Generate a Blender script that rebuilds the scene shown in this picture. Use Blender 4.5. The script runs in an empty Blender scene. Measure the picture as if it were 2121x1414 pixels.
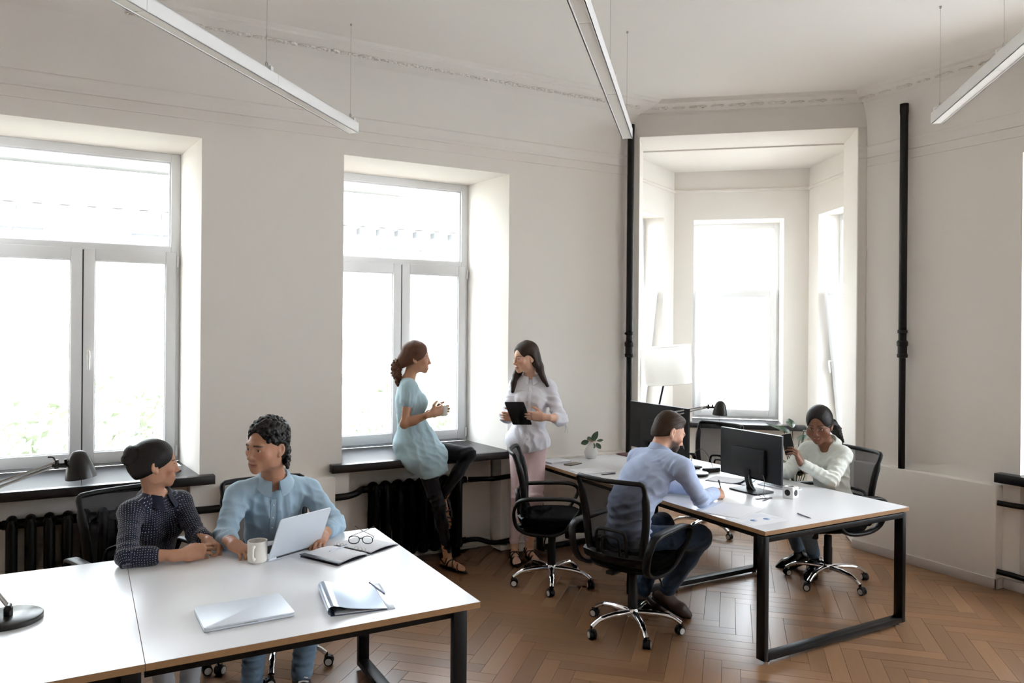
import bpy, bmesh, math, random
import numpy as np
from mathutils import Matrix, Vector
random.seed(7)
SC = bpy.context.scene
COL = SC.collection
PI = math.pi

# ---------------------------------------------------------------- camera
IMG_W, IMG_H = 2121, 1414
FOCAL_PX, CAM_H, YAW, ROLL, HORIZON = 1598.0, 1.87, math.radians(29.1), 0.008, 676.0
cam = bpy.data.cameras.new('camera')
cam.sensor_fit = 'HORIZONTAL'
cam.sensor_width = 36.0
cam.lens = FOCAL_PX / IMG_W * 36.0
cam.shift_y = (HORIZON - IMG_H / 2) / IMG_W
cam.clip_start = 0.05
cam.clip_end = 300
CAM = bpy.data.objects.new('camera', cam)
COL.objects.link(CAM)
CAM.matrix_world = Matrix.Translation((0, 0, CAM_H)) @ Matrix.Rotation(-YAW, 4, 'Z') @ Matrix.Rotation(PI / 2, 4, 'X') @ Matrix.Rotation(ROLL, 4, 'Z')
SC.camera = CAM

# ---------------------------------------------------------------- sky, exposure
world = bpy.data.worlds.new('overcast_sky')
SC.world = world
world.use_nodes = True
wn = world.node_tree.nodes
bg = wn['Background']
bg.inputs['Color'].default_value = (0.86, 0.93, 1.0, 1)
bg.inputs['Strength'].default_value = 11.0
SC.view_settings.view_transform = 'Standard'
SC.view_settings.look = 'None'
SC.view_settings.gamma = 1.0
SC.view_settings.use_curve_mapping = False
SC.view_settings.exposure = 0.60
cy = SC.cycles
cy.use_denoising = True
cy.use_adaptive_sampling = True
cy.adaptive_threshold = 0.02
cy.adaptive_min_samples = 12
cy.max_bounces = 9
cy.diffuse_bounces = 5
cy.glossy_bounces = 3
cy.transparent_max_bounces = 16
cy.transmission_bounces = 6
cy.sample_clamp_indirect = 6.0
cy.caustics_reflective = False
cy.caustics_refractive = False

def portal(name, center, direction, w, h):
    """marks a window as the place where sky light enters (it gives no light of its own)"""
    l = bpy.data.lights.new(name, 'AREA')
    l.shape = 'RECTANGLE'; l.size = w; l.size_y = h
    l.cycles.is_portal = True
    o = bpy.data.objects.new(name, l); COL.objects.link(o)
    d = Vector(direction).normalized()
    o.matrix_world = Matrix.Translation(center) @ d.to_track_quat('-Z', 'Y').to_matrix().to_4x4()
    return o
# ---------------------------------------------------------------- helpers
def lin(c):
    r = []
    for v in c[:3]:
        v = v / 255.0
        r.append(v / 12.92 if v <= 0.04045 else ((v + 0.055) / 1.055) ** 2.4)
    return tuple(r) + (1.0,)

def new_mat(name):
    m = bpy.data.materials.new(name); m.use_nodes = True
    nt = m.node_tree
    return m, nt, nt.nodes['Principled BSDF']

def link(nt, a, b): nt.links.new(a, b)

def mat(name, rgb, rough=0.5, metal=0.0, spec=0.5, var=None, bump=None, coat=0.0, sheen=0.0, alpha=1.0, sss=0.0, emit=None, trans=0.0):
    """rgb 0-255; var=(scale, amount) colour mottling; bump=(scale, strength[, distance])"""
    m, nt, p = new_mat(name)
    base = lin(rgb)
    p.inputs['Base Color'].default_value = base
    p.inputs['Roughness'].default_value = rough
    p.inputs['Metallic'].default_value = metal
    p.inputs['Specular IOR Level'].default_value = spec
    p.inputs['Coat Weight'].default_value = coat
    p.inputs['Sheen Weight'].default_value = sheen
    p.inputs['Alpha'].default_value = alpha
    p.inputs['Transmission Weight'].default_value = trans
    if sss:
        p.inputs['Subsurface Weight'].default_value = sss
        p.inputs['Subsurface Radius'].default_value = (0.01, 0.004, 0.002)
        p.inputs['Subsurface Scale'].default_value = 0.6
    if emit:
        p.inputs['Emission Color'].default_value = lin(emit[0]); p.inputs['Emission Strength'].default_value = emit[1]
    co = None
    if var or bump:
        co = nt.nodes.new('ShaderNodeTexCoord').outputs['Object']
    if var:
        n = nt.nodes.new('ShaderNodeTexNoise'); n.inputs['Scale'].default_value = var[0]; n.inputs['Detail'].default_value = 4
        link(nt, co, n.inputs['Vector'])
        mx = nt.nodes.new('ShaderNodeMix'); mx.data_type = 'RGBA'
        a = var[1]
        mx.inputs[6].default_value = tuple(v * (1 - a) for v in base[:3]) + (1,)
        mx.inputs[7].default_value = tuple(min(1, v * (1 + a)) for v in base[:3]) + (1,)
        link(nt, n.outputs['Fac'], mx.inputs[0]); link(nt, mx.outputs[2], p.inputs['Base Color'])
    if bump:
        n = nt.nodes.new('ShaderNodeTexNoise'); n.inputs['Scale'].default_value = bump[0]; n.inputs['Detail'].default_value = 3
        link(nt, co, n.inputs['Vector'])
        b = nt.nodes.new('ShaderNodeBump'); b.inputs['Strength'].default_value = bump[1]
        b.inputs['Distance'].default_value = bump[2] if len(bump) > 2 else 0.01
        link(nt, n.outputs['Fac'], b.inputs['Height']); link(nt, b.outputs['Normal'], p.inputs['Normal'])
    return m

class MB:
    """collects shapes into one mesh"""
    def __init__(self): self.v = []; self.f = []; self.mi = []
    def add(self, verts, faces, M=None, mi=0):
        o = len(self.v)
        for p in verts:
            p = Vector(p)
            if M is not None: p = M @ p
            self.v.append((p.x, p.y, p.z))
        for f in faces:
            self.f.append(tuple(i + o for i in f)); self.mi.append(mi)
        return self
    def box(self, x0, x1, y0, y1, z0, z1, M=None, mi=0):
        v = [(x0,y0,z0),(x1,y0,z0),(x1,y1,z0),(x0,y1,z0),(x0,y0,z1),(x1,y0,z1),(x1,y1,z1),(x0,y1,z1)]
        return self.add(v, [(0,3,2,1),(4,5,6,7),(0,1,5,4),(1,2,6,5),(2,3,7,6),(3,0,4,7)], M, mi)
    def prism(self, poly, z0, z1, M=None, mi=0):
        """poly counter-clockwise seen from above"""
        n = len(poly)
        v = [(x, y, z0) for x, y in poly] + [(x, y, z1) for x, y in poly]
        f = [tuple(range(n - 1, -1, -1)), tuple(range(n, 2 * n))] + [(i, (i + 1) % n, (i + 1) % n + n, i + n) for i in range(n)]
        return self.add(v, f, M, mi)
    def grid(self, rows, M=None, mi=0, closed_u=False, closed_v=False, caps=False):
        nr, nc = len(rows), len(rows[0])
        v = [p for r in rows for p in r]; f = []
        for i in range(nr if closed_v else nr - 1):
            for j in range(nc if closed_u else nc - 1):
                a = i * nc + j; b = i * nc + (j + 1) % nc; c = ((i + 1) % nr) * nc + (j + 1) % nc; d = ((i + 1) % nr) * nc + j
                f.append((a, b, c, d))
        if caps:
            f.append(tuple(range(nc - 1, -1, -1))); f.append(tuple((nr - 1) * nc + j for j in range(nc)))
        return self.add(v, f, M, mi)
    def tube(self, path, r, seg=10, M=None, mi=0, flat=1.0, caps=True, closed=False, up=None):
        """round (or flattened) tube along a path; r number or per-point list"""
        P = [Vector(p) for p in path]; n = len(P)
        R = r if isinstance(r, (list, tuple)) else [r] * n
        rows = []; nrm = None
        for i in range(n):
            if closed: t = (P[(i + 1) % n] - P[i - 1]).normalized()
            else: t = (P[min(i + 1, n - 1)] - P[max(i - 1, 0)]).normalized()
            if nrm is None:
                a = Vector(up) if up else (Vector((0, 0, 1)) if abs(t.z) < 0.9 else Vector((1, 0, 0)))
                nrm = (a - t * a.dot(t)).normalized()
            else:
                nrm = (nrm - t * nrm.dot(t)).normalized()
            b = t.cross(nrm)
            rows.append([P[i] + (nrm * (math.cos(2 * PI * k / seg) * flat) + b * math.sin(2 * PI * k / seg)) * R[i] for k in range(seg)])
        return self.grid(rows, M, mi, closed_u=True, closed_v=closed, caps=caps and not closed)
    def sweep(self, path, prof, up=(0, 0, 1), M=None, mi=0, closed=False, caps=True):
        """sweep 2d profile [(side, up)] along path; side = path direction x up"""
        P = [Vector(p) for p in path]; n = len(P); rows = []; U = Vector(up)
        for i in range(n):
            if closed: a, b = P[i - 1], P[(i + 1) % n]
            else: a, b = P[max(i - 1, 0)], P[min(i + 1, n - 1)]
            t = (b - a).normalized(); s = t.cross(U).normalized(); u = s.cross(t)
            if closed or 0 < i < n - 1:
                t0 = (P[i] - P[i - 1]).normalized(); t1 = (P[(i + 1) % n] - P[i]).normalized()
                k = 1 / max(0.3, math.sqrt(max(0.05, (1 + t0.dot(t1)) / 2)))
            else: k = 1
            sk = abs((P[(i + 1) % n] - P[i - 1]).normalized().cross(U).length) if False else 1
            rows.append([P[i] + s * (px * k) + u * py for px, py in prof])
        return self.grid(rows, M, mi, closed_u=True, closed_v=closed, caps=caps and not closed)
    def lathe(self, prof, seg=24, M=None, mi=0):
        """prof [(r, z)] bottom to top"""
        rows = [[(r * math.cos(2 * PI * k / seg), r * math.sin(2 * PI * k / seg), z) for k in range(seg)] for r, z in prof]
        return self.grid(rows, M, mi, closed_u=True, caps=True)
    def ellipsoid(self, c, r, seg=12, rings=8, M=None, mi=0):
        rows = []
        for i in range(1, rings):
            a = -PI / 2 + PI * i / rings
            rows.append([(c[0] + r[0] * math.cos(a) * math.cos(2 * PI * k / seg), c[1] + r[1] * math.cos(a) * math.sin(2 * PI * k / seg), c[2] + r[2] * math.sin(a)) for k in range(seg)])
        o = len(self.v); self.grid(rows, M, mi, closed_u=True)
        bot, top = Vector((c[0], c[1], c[2] - r[2])), Vector((c[0], c[1], c[2] + r[2]))
        if M is not None: bot, top = M @ bot, M @ top
        b = len(self.v); self.v.append(tuple(bot)); self.v.append(tuple(top))
        last = o + (rings - 2) * seg
        for k in range(seg):
            self.f.append((b, o + (k + 1) % seg, o + k)); self.mi.append(mi)
            self.f.append((b + 1, last + k, last + (k + 1) % seg)); self.mi.append(mi)
        return self
    def mesh(self, name, mats, smooth=35, bevel=0, bevseg=2, fix=True):
        me = bpy.data.meshes.new(name)
        me.from_pydata(self.v, [], self.f)
        if not isinstance(mats, (list, tuple)): mats = [mats]
        for m in mats: me.materials.append(m)
        if len(mats) > 1: me.polygons.foreach_set('material_index', self.mi)
        if fix or bevel:
            bm = bmesh.new(); bm.from_mesh(me)
            if fix: bmesh.ops.recalc_face_normals(bm, faces=bm.faces)
            if bevel:
                es = [e for e in bm.edges if len(e.link_faces) == 2 and e.calc_face_angle(0) > math.radians(30)]
                bmesh.ops.bevel(bm, geom=es, offset=bevel, segments=bevseg, affect='EDGES', profile=0.5, clamp_overlap=True)
            bm.to_mesh(me); bm.free()
        if smooth:
            me.polygons.foreach_set('use_smooth', [True] * len(me.polygons))
            me.set_sharp_from_angle(angle=math.radians(smooth))
        me.update()
        return me
    def build(self, name, mats, parent=None, smooth=35, bevel=0, bevseg=2, loc=None, rot=None):
        o = bpy.data.objects.new(name, self.mesh(name, mats, smooth, bevel, bevseg))
        COL.objects.link(o)
        if parent is not None: o.parent = parent
        if loc is not None: o.location = loc
        if rot is not None: o.rotation_euler = rot
        return o

def tag(o, label=None, cat=None, group=None, kind=None):
    if label: o['label'] = label
    if cat: o['category'] = cat
    if group: o['group'] = group
    if kind: o['kind'] = kind
    return o

def thing(name, label, cat, loc=(0, 0, 0), rz=0.0, group=None):
    o = bpy.data.objects.new(name, None); COL.objects.link(o)
    o.empty_display_size = 0.1
    o.location = loc; o.rotation_euler = (0, 0, rz)
    return tag(o, label, cat, group)

def copy_tree(o, parent=None):
    c = o.copy(); COL.objects.link(c); c.parent = parent
    for ch in list(o.children): copy_tree(ch, c)
    return c

def struct(o): o['kind'] = 'structure'; return o

def arc(cx, cy, r, a0, a1, n):
    return [(cx + r * math.cos(math.radians(a0 + (a1 - a0) * i / n)), cy + r * math.sin(math.radians(a0 + (a1 - a0) * i / n))) for i in range(n + 1)]

def spline(pts, n=8):
    """Catmull-Rom through 3d points"""
    P = [Vector(p) for p in pts]; out = []
    for i in range(len(P) - 1):
        p0 = P[max(i - 1, 0)]; p1 = P[i]; p2 = P[i + 1]; p3 = P[min(i + 2, len(P) - 1)]
        for k in range(n):
            t = k / n
            out.append(0.5 * ((2 * p1) + (p2 - p0) * t + (2 * p0 - 5 * p1 + 4 * p2 - p3) * t * t + (3 * p1 - p0 - 3 * p2 + p3) * t ** 3))
    out.append(P[-1]); return out

def rrect(w, h, r, n=4, cx=0, cy=0):
    """rounded rectangle outline, counter-clockwise"""
    out = []
    for sx, sy, a in ((1, -1, -90), (1, 1, 0), (-1, 1, 90), (-1, -1, 180)):
        out += arc(cx + sx * (w / 2 - r), cy + sy * (h / 2 - r), r, a, a + 90, n)
    return out

# ---------------------------------------------------------------- shared materials
M_WALL = mat('wall_paint', (235, 230, 223), 0.85, spec=0.2, bump=(9, 0.12, 0.01), var=(1.3, 0.02))
M_CEIL = mat('ceiling_paint', (237, 233, 227), 0.85, spec=0.2, bump=(6, 0.08, 0.01))
M_PVC = mat('white_pvc', (240, 242, 245), 0.3)
M_SILL = mat('black_sill', (24, 23, 26), 0.30, spec=0.45, bump=(220, 0.05, 0.002))
M_BLACKIRON = mat('black_iron', (9, 9, 9), 0.5, spec=.22, bump=(60, 0.15, 0.004))
M_PIPE = mat('black_pipe_paint', (11, 11, 11), 0.4, spec=.3)
M_CHROME = mat('chrome', (235, 235, 238), 0.08, metal=1.0)
M_BLACKPL = mat('black_plastic', (11, 12, 14), 0.5, spec=.32)
M_GREYPL = mat('grey_plastic', (150, 150, 150), 0.4)
M_FABRIC = mat('black_fabric', (9, 10, 12), 0.95, spec=0.12, bump=(700, 0.4, 0.002))
M_BLACKMETAL = mat('black_metal', (7, 7, 8), 0.42, spec=.3)
M_TOP = mat('white_laminate', (242, 244, 248), 0.26, spec=0.6)
M_PLY = mat('beech_edge', (162, 125, 88), 0.5, var=(40, 0.12))
M_STEEL = mat('brushed_steel', (170, 168, 165), 0.3, metal=1.0)
M_WHITE = mat('white_plastic', (238, 237, 235), 0.35)
M_PAPER = mat('white_paper', (238, 239, 243), 0.8, spec=0.2)
M_ALU = mat('aluminium', (214, 221, 230), 0.42, metal=0.25)
M_DARKSCREEN = mat('monitor_black', (13, 15, 19), 0.5, spec=.35)
M_BASEB = mat('baseboard_paint', (186, 176, 168), 0.6)

def thin_glass(name, tint=(1, 1, 1), refl=0.9):
    m = bpy.data.materials.new(name); m.use_nodes = True; nt = m.node_tree
    nt.nodes.clear()
    out = nt.nodes.new('ShaderNodeOutputMaterial'); mx = nt.nodes.new('ShaderNodeMixShader')
    tr = nt.nodes.new('ShaderNodeBsdfTransparent'); tr.inputs['Color'].default_value = tuple(tint) + (1,)
    gl = nt.nodes.new('ShaderNodeBsdfGlossy'); gl.inputs['Roughness'].default_value = 0.02
    gl.inputs['Color'].default_value = (refl, refl, refl, 1)
    lw = nt.nodes.new('ShaderNodeLayerWeight'); lw.inputs['Blend'].default_value = 0.5
    pw = nt.nodes.new('ShaderNodeMath'); pw.operation = 'POWER'; pw.inputs[1].default_value = 5.0
    link(nt, lw.outputs['Facing'], pw.inputs[0])
    fr = nt.nodes.new('ShaderNodeMath'); fr.operation = 'MULTIPLY_ADD'; fr.inputs[1].default_value = 0.7; fr.inputs[2].default_value = 0.03
    link(nt, pw.outputs[0], fr.inputs[0])
    link(nt, fr.outputs[0], mx.inputs[0]); link(nt, tr.outputs[0], mx.inputs[1]); link(nt, gl.outputs[0], mx.inputs[2])
    link(nt, mx.outputs[0], out.inputs['Surface'])
    return m
M_GLASS = thin_glass('window_glass', (0.97, 0.98, 0.98))
# ---------------------------------------------------------------- room geometry
PHI = math.radians(41.5)
BN = (math.sin(PHI), math.cos(PHI)); BT = (math.cos(PHI), -math.sin(PHI))
def bay(t, n): return (BN[0] * n + BT[0] * t, BN[1] * n + BT[1] * t)
YW = 5.66                      # inner face of the long window wall
XR = 5.87                      # inner face of the right wall
CORNER_A = (4.34, YW)
CORNER_B = (XR, (7.115 - BN[0] * XR) / BN[1])
HEAD, SILL = 3.145, 0.838
WIN_C = (0.0, 2.408)           # window centres in view
WIN_ALL = (-4.816, -2.408, 0.0, 2.408)
YF = 6.31                      # frame plane
TOPZ = 4.0

# floor slab (planks come later)
M_FLOORBASE = mat('floor_bed', (70, 48, 30), 0.6)
FLOOR = struct(MB().box(-6.3, 8.6, -5.4, 9.6, -0.2, -0.012).build('floor', M_FLOORBASE, smooth=0))

# long window wall
w = MB()
def pier(c1, c2):
    w.prism([(c1 + .707, YW), (c2 - .707, YW), (c2 - .64, YF), (c2 - .64, 6.55), (c1 + .64, 6.55), (c1 + .64, YF)], 0, TOPZ)
for a, b in zip(WIN_ALL[:-1], WIN_ALL[1:]): pier(a, b)
w.prism([(-6.2, YW), (-4.816 - .707, YW), (-4.816 - .64, YF), (-4.816 - .64, 6.55), (-6.2, 6.55)], 0, TOPZ)
w.prism([(2.408 + .707, YW), CORNER_A, bay(-.385, 7.115), bay(-.385, 7.715), bay(-.52, 7.74), bay(-.75, 7.74), (4.5, 6.55), (2.408 + .64, 6.55), (2.408 + .64, YF)], 0, TOPZ)
for c in WIN_ALL:
    w.prism([(c - .707, YW), (c + .707, YW), (c + .64, YF), (c + .64, 6.55), (c - .64, 6.55), (c - .64, YF)], HEAD, TOPZ)
    w.box(c - .72, c + .72, 5.85, 6.55, 0, SILL - .03)
    for s in (-1, 1):
        x0, x1 = sorted((c + s * .65, c + s * .75)); w.box(x0, x1, YW + .001, 5.9, 0, SILL - .06)
WALL_LEFT = struct(w.build('wall_left', M_WALL, smooth=0))

# plinths standing proud under the piers
p = MB()
for a, b in ((-1.56, -.77), (.85, 1.634), (3.15, 4.38)):
    p.box(a, b, 5.58, YW + .02, 0, .755)
struct(p.build('trim_1', M_WALL, smooth=40, bevel=.012))
p = MB(); p.box(5.785, XR + .02, 3.17, CORNER_B[1] + .05, 0, .745)
struct(p.build('trim_2', M_WALL, smooth=40, bevel=.012))
p = MB(); p.box(5.77, 5.79, 3.155, CORNER_B[1] + .05, 0, .075); p.box(5.77, XR, 3.155, 3.172, 0, .075); p.box(5.853, XR, 2.98, 3.155, 0, .07)
struct(p.build('baseboard_right', M_BASEB, smooth=40, bevel=.004))
p = MB()
for a, b in ((-1.575, -.755), (.835, 1.649), (3.135, 4.36)): p.box(a, b, 5.565, 5.582, 0, .07)
for c in WIN_C: p.box(c - .65, c + .65, 5.835, 5.851, 0, .07)
struct(p.build('baseboard_left', M_WALL, smooth=40, bevel=.004))

# bay opening wall (chamfered corner), lintel and right pier
c = MB()
c.prism([bay(-.40, 7.115), bay(1.48, 7.115), bay(1.48, 7.715), bay(-.40, 7.715)], 3.605, TOPZ)
c.prism([bay(1.467, 7.115), CORNER_B, (XR + .5, CORNER_B[1] - .05), bay(2.0, 7.85), bay(1.60, 7.74), bay(1.467, 7.715)], 0, TOPZ)
struct(c.build('wall_corner', M_WALL, smooth=0, bevel=.012, bevseg=3))

def seg_wall(mb, P, Q, th, opens, z1=TOPZ, z0=0.0, M=None):
    """wall from P to Q, thickness th to the left of travel, openings (s0, s1, z0, z1) in metres along it"""
    P, Q = Vector((P[0], P[1], 0)), Vector((Q[0], Q[1], 0)); L = (Q - P).length; d = (Q - P) / L
    fr = Matrix(((d.x, -d.y, 0, P.x), (d.y, d.x, 0, P.y), (0, 0, 1, 0), (0, 0, 0, 1)))
    s = 0.0
    for a, b, u, v in sorted(opens):
        mb.box(s, a, 0, th, z0, z1, fr)
        mb.box(a, b, 0, th, z0, u, fr); mb.box(a, b, 0, th, v, z1, fr); s = b
    mb.box(s, L, 0, th, z0, z1, fr)
    return fr, L

# bay walls: travelling right to left seen from inside so that "left of travel" is outdoors
bw = MB()
PC0, PC1 = bay(1.325, 8.75), bay(-.09, 8.75)
PR0, PL1 = bay(1.60, 7.74), bay(-.52, 7.74)
LS_R = math.hypot(.275, 1.01); LS_L = math.hypot(.43, 1.01)
FR_BAYC, L_BAYC = seg_wall(bw, PC1, PC0, .5, [(.212, 1.16, SILL - .03, 3.06)])
FR_BAYR, _ = seg_wall(bw, PC0, PR0, .45, [(LS_R * .22, LS_R * .86, SILL - .03, 3.06)])
FR_BAYL, _ = seg_wall(bw, PL1, PC1, .45, [(LS_L * .14, LS_L * .75, SILL - .03, 3.06)])
struct(bw.build('wall_bay', M_WALL, smooth=0))
bc = MB(); bc.prism([bay(-.8, 7.7), bay(1.9, 7.7), bay(1.5, 9.3), bay(-.3, 9.3)], 3.592, TOPZ)
struct(bc.build('ceiling_bay', M_CEIL, smooth=0))
tr = MB(); tr.sweep([(*bay(1.60, 7.74), 3.37), (*bay(1.325, 8.75), 3.37), (*bay(-.09, 8.75), 3.37), (*bay(-.52, 7.74), 3.37)], [(0, -.012), (-.022, -.006), (-.022, .012), (0, .03), (.01, .03), (.01, -.012)])
struct(tr.build('trim_3', M_WALL))

# right wall with windows (nearest one cut by the frame edge)
rw = MB()
RWIN = [(3.05, 1.637), (.645, -.765), (-1.76, -3.17)]
Y0 = CORNER_B[1]
opens = [(Y0 - a, Y0 - b, SILL - .03, HEAD) for a, b in RWIN]
# niches under the sills are cut by making the lower wall thinner there
s = 0.0; fr = Matrix(((0, 1, 0, XR), (-1, 0, 0, Y0), (0, 0, 1, 0), (0, 0, 0, 1)))
for a, b in RWIN:
    rw.box(s, Y0 - a, 0, .8, 0, TOPZ, fr)
    rw.box(Y0 - a, Y0 - b, 0, .8, HEAD, TOPZ, fr)
    rw.box(Y0 - a, Y0 - b, .19, .8, 0, SILL - .03, fr); s = Y0 - b
rw.box(s, Y0 + 5.2, 0, .8, 0, TOPZ, fr)
struct(rw.build('wall_right', M_WALL, smooth=0))
bk = MB(); bk.box(-6.3, 6.7, -5.2, -5.0, 0, TOPZ)
WB = bk.build('wall_back', M_WALL, smooth=0); struct(WB)
el = MB(); el.box(-6.3, -6.1, -5.2, 6.6, 0, TOPZ); struct(el.build('wall_end', M_WALL, smooth=0))

# ceiling: flat field, cove with mouldings
WALLPT = [(-6.0, YW), CORNER_A, CORNER_B, (XR, -5.0)]
RING = [(-6.0, 5.17), (4.40, 5.25), (5.60, 4.22), (5.63, -5.0)]
ce = MB(); ce.box(-6.4, 6.75, -5.3, 6.55, 3.93, 4.1); ce.prism([bay(-.9, 6.9), bay(2.1, 6.9), bay(1.6, 9.3), bay(-.4, 9.3)], 3.94, 4.1)
ce.prism([(-6.2, -5.2), (5.63, -5.2), (5.60, 4.22), (4.40, 5.25), (-6.2, 5.17)], 3.862, 3.94)
CEILING = struct(ce.build('ceiling', M_CEIL, smooth=0))
PROF = [(0, 3.43), (.012, 3.50), (.04, 3.57), (.06, 3.605), (.10, 3.65), (.17, 3.70), (.25, 3.742), (.34, 3.775), (.37, 3.785), (.88, 3.836), (.89, 3.830), (.905, 3.830), (.915, 3.845), (.95, 3.852), (1.0, 3.8625)]
PROFC = [(0.02, 3.605), (.10, 3.65), (.18, 3.71), (.27, 3.752), (.285, 3.757), (.30, 3.772), (.325, 3.770), (.335, 3.780), (.36, 3.780), (.37, 3.790)] + PROF[9:]
cv = MB()
for i in range(3):
    pr = PROF if i != 1 else PROFC
    rows = []
    for k in (0, 1):
        wp, rp = WALLPT[i + k], RING[i + k]
        rows.append([(wp[0] + (rp[0] - wp[0]) * f, wp[1] + (rp[1] - wp[1]) * f, z) for f, z in pr])
    cv.grid(rows)
COVE = struct(cv.build('trim_4', M_CEIL, smooth=28))

# plaster leaf scrolls on the cove band
def leaf_scroll():
    b = MB()
    b.ellipsoid((0, 0, 0), (.020, .018, .014))
    for s in (-1, 1):
        for k in range(4):
            a = k / 3.0
            b.ellipsoid((s * (.025 + .05 * a), .016 * math.sin(a * 3.1) * s, 0), (.018 - .006 * a, .013 - .004 * a, .010), 8, 6)
        b.tube([(s * .018, -.01 * s, 0), (s * .045, -.026 * s, .002), (s * .075, -.012 * s, .002), (s * .07, .008 * s, .002)], [.006, .006, .005, .004], 6)
    return b.mesh('ornament', M_CEIL, smooth=60)
ORN = leaf_scroll()
def ornaments(i, step, s0, s1):
    a0 = Vector((*WALLPT[i], 3.0)); a1 = Vector((*WALLPT[i + 1], 3.0)); r0 = Vector((*RING[i], 3.0)); r1 = Vector((*RING[i + 1], 3.0))
    f = .62; z = 3.812
    p0 = a0.lerp(r0, f); p1 = a1.lerp(r1, f); L = (p1 - p0).length; d = (p1 - p0) / L
    side = ((r0 - a0) + (r1 - a1)); side.z = 0; side = (side - d * side.dot(d)).normalized()
    dz = 0.0825 if i == 0 else .16
    nrm = Vector((side.x * dz, side.y * dz, -1)).normalized(); yv = nrm.cross(d)
    k = 0; s = s0
    while s < s1:
        q = p0 + d * s
        o = bpy.data.objects.new('ornament', ORN); COL.objects.link(o)
        sc = (1.0 if k % 2 == 0 else .75) * (1.15 if i == 0 else 1.0)
        o.matrix_world = Matrix.Translation((q.x, q.y, z - (.004 if i == 0 else .004))) @ Matrix((( d.x, yv.x, nrm.x, 0), (d.y, yv.y, nrm.y, 0), (d.z, yv.z, nrm.z, 0), (0, 0, 0, 1))) @ Matrix.Diagonal((sc * .85, sc * .85, sc * .9, 1))
        o.parent = COVE
        s += step; k += 1
ornaments(0, .15, 6.3, 10.35)
ornaments(1, .165, .10, 1.62)
ornaments(2, .165, .06, 2.4)

# picture-rail moulding on the walls
mp = [(.0, 0), (-.010, .003), (-.012, .012), (-.005, .022), (-.006, .074), (-.014, .088), (-.010, .10), (0, .105), (.02, .105), (.02, 0)]
m1 = MB(); m1.sweep([(-6.0, YW, 3.335), (4.34, YW, 3.335)], [(-a, b) for a, b in mp]); m1.sweep([(-6.0, YW, 3.262), (4.34, YW, 3.262)], [(0, 0), (.006, .002), (.006, .008), (0, .01), (-.01, .01), (-.01, 0)])
m1.sweep([(*CORNER_B, 3.335), (XR, -5, 3.335)], [(-a, b) for a, b in mp]); m1.sweep([(*CORNER_B, 3.262), (XR, -5, 3.262)], [(0, 0), (.006, .002), (.006, .008), (0, .01), (-.01, .01), (-.01, 0)])
m1.sweep([(*bay(1.47, 7.115), 3.335), (*CORNER_B, 3.335)], [(-a, b) for a, b in mp])
struct(m1.build('trim_5', M_CEIL, smooth=50))

# sills
for i, c0 in enumerate(WIN_C):
    s = MB(); s.prism([(c0 - .80, 5.58), (c0 + .80, 5.58), (c0 + .80, YW), (c0 + .706, YW), (c0 + .64, YF), (c0 - .64, YF), (c0 - .706, YW), (c0 - .80, YW)], .778, SILL)
    o = s.build('window_sill', M_SILL, smooth=40, bevel=.004)
    tag(o, ['black window sill board behind the polka-dot blouse', 'black window sill board that the woman in pale blue sits on'][i], 'window sill')
s = MB(); s.prism([bay(-.07, 8.62), bay(1.30, 8.62), bay(1.30, 8.76), bay(1.07, 8.76), bay(1.07, 9.12), bay(.122, 9.12), bay(.122, 8.76), bay(-.07, 8.76)], .785, SILL)
tag(s.build('window_sill', M_SILL, bevel=.004), 'black sill board of the middle bay window', 'window sill')
s = MB(); s.box(5.79, XR + .6, 1.55, 3.19, .768, SILL - .003)
tag(s.build('window_sill', M_SILL, bevel=.004), 'black sill board at the right picture edge beside the plinth', 'window sill')

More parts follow.
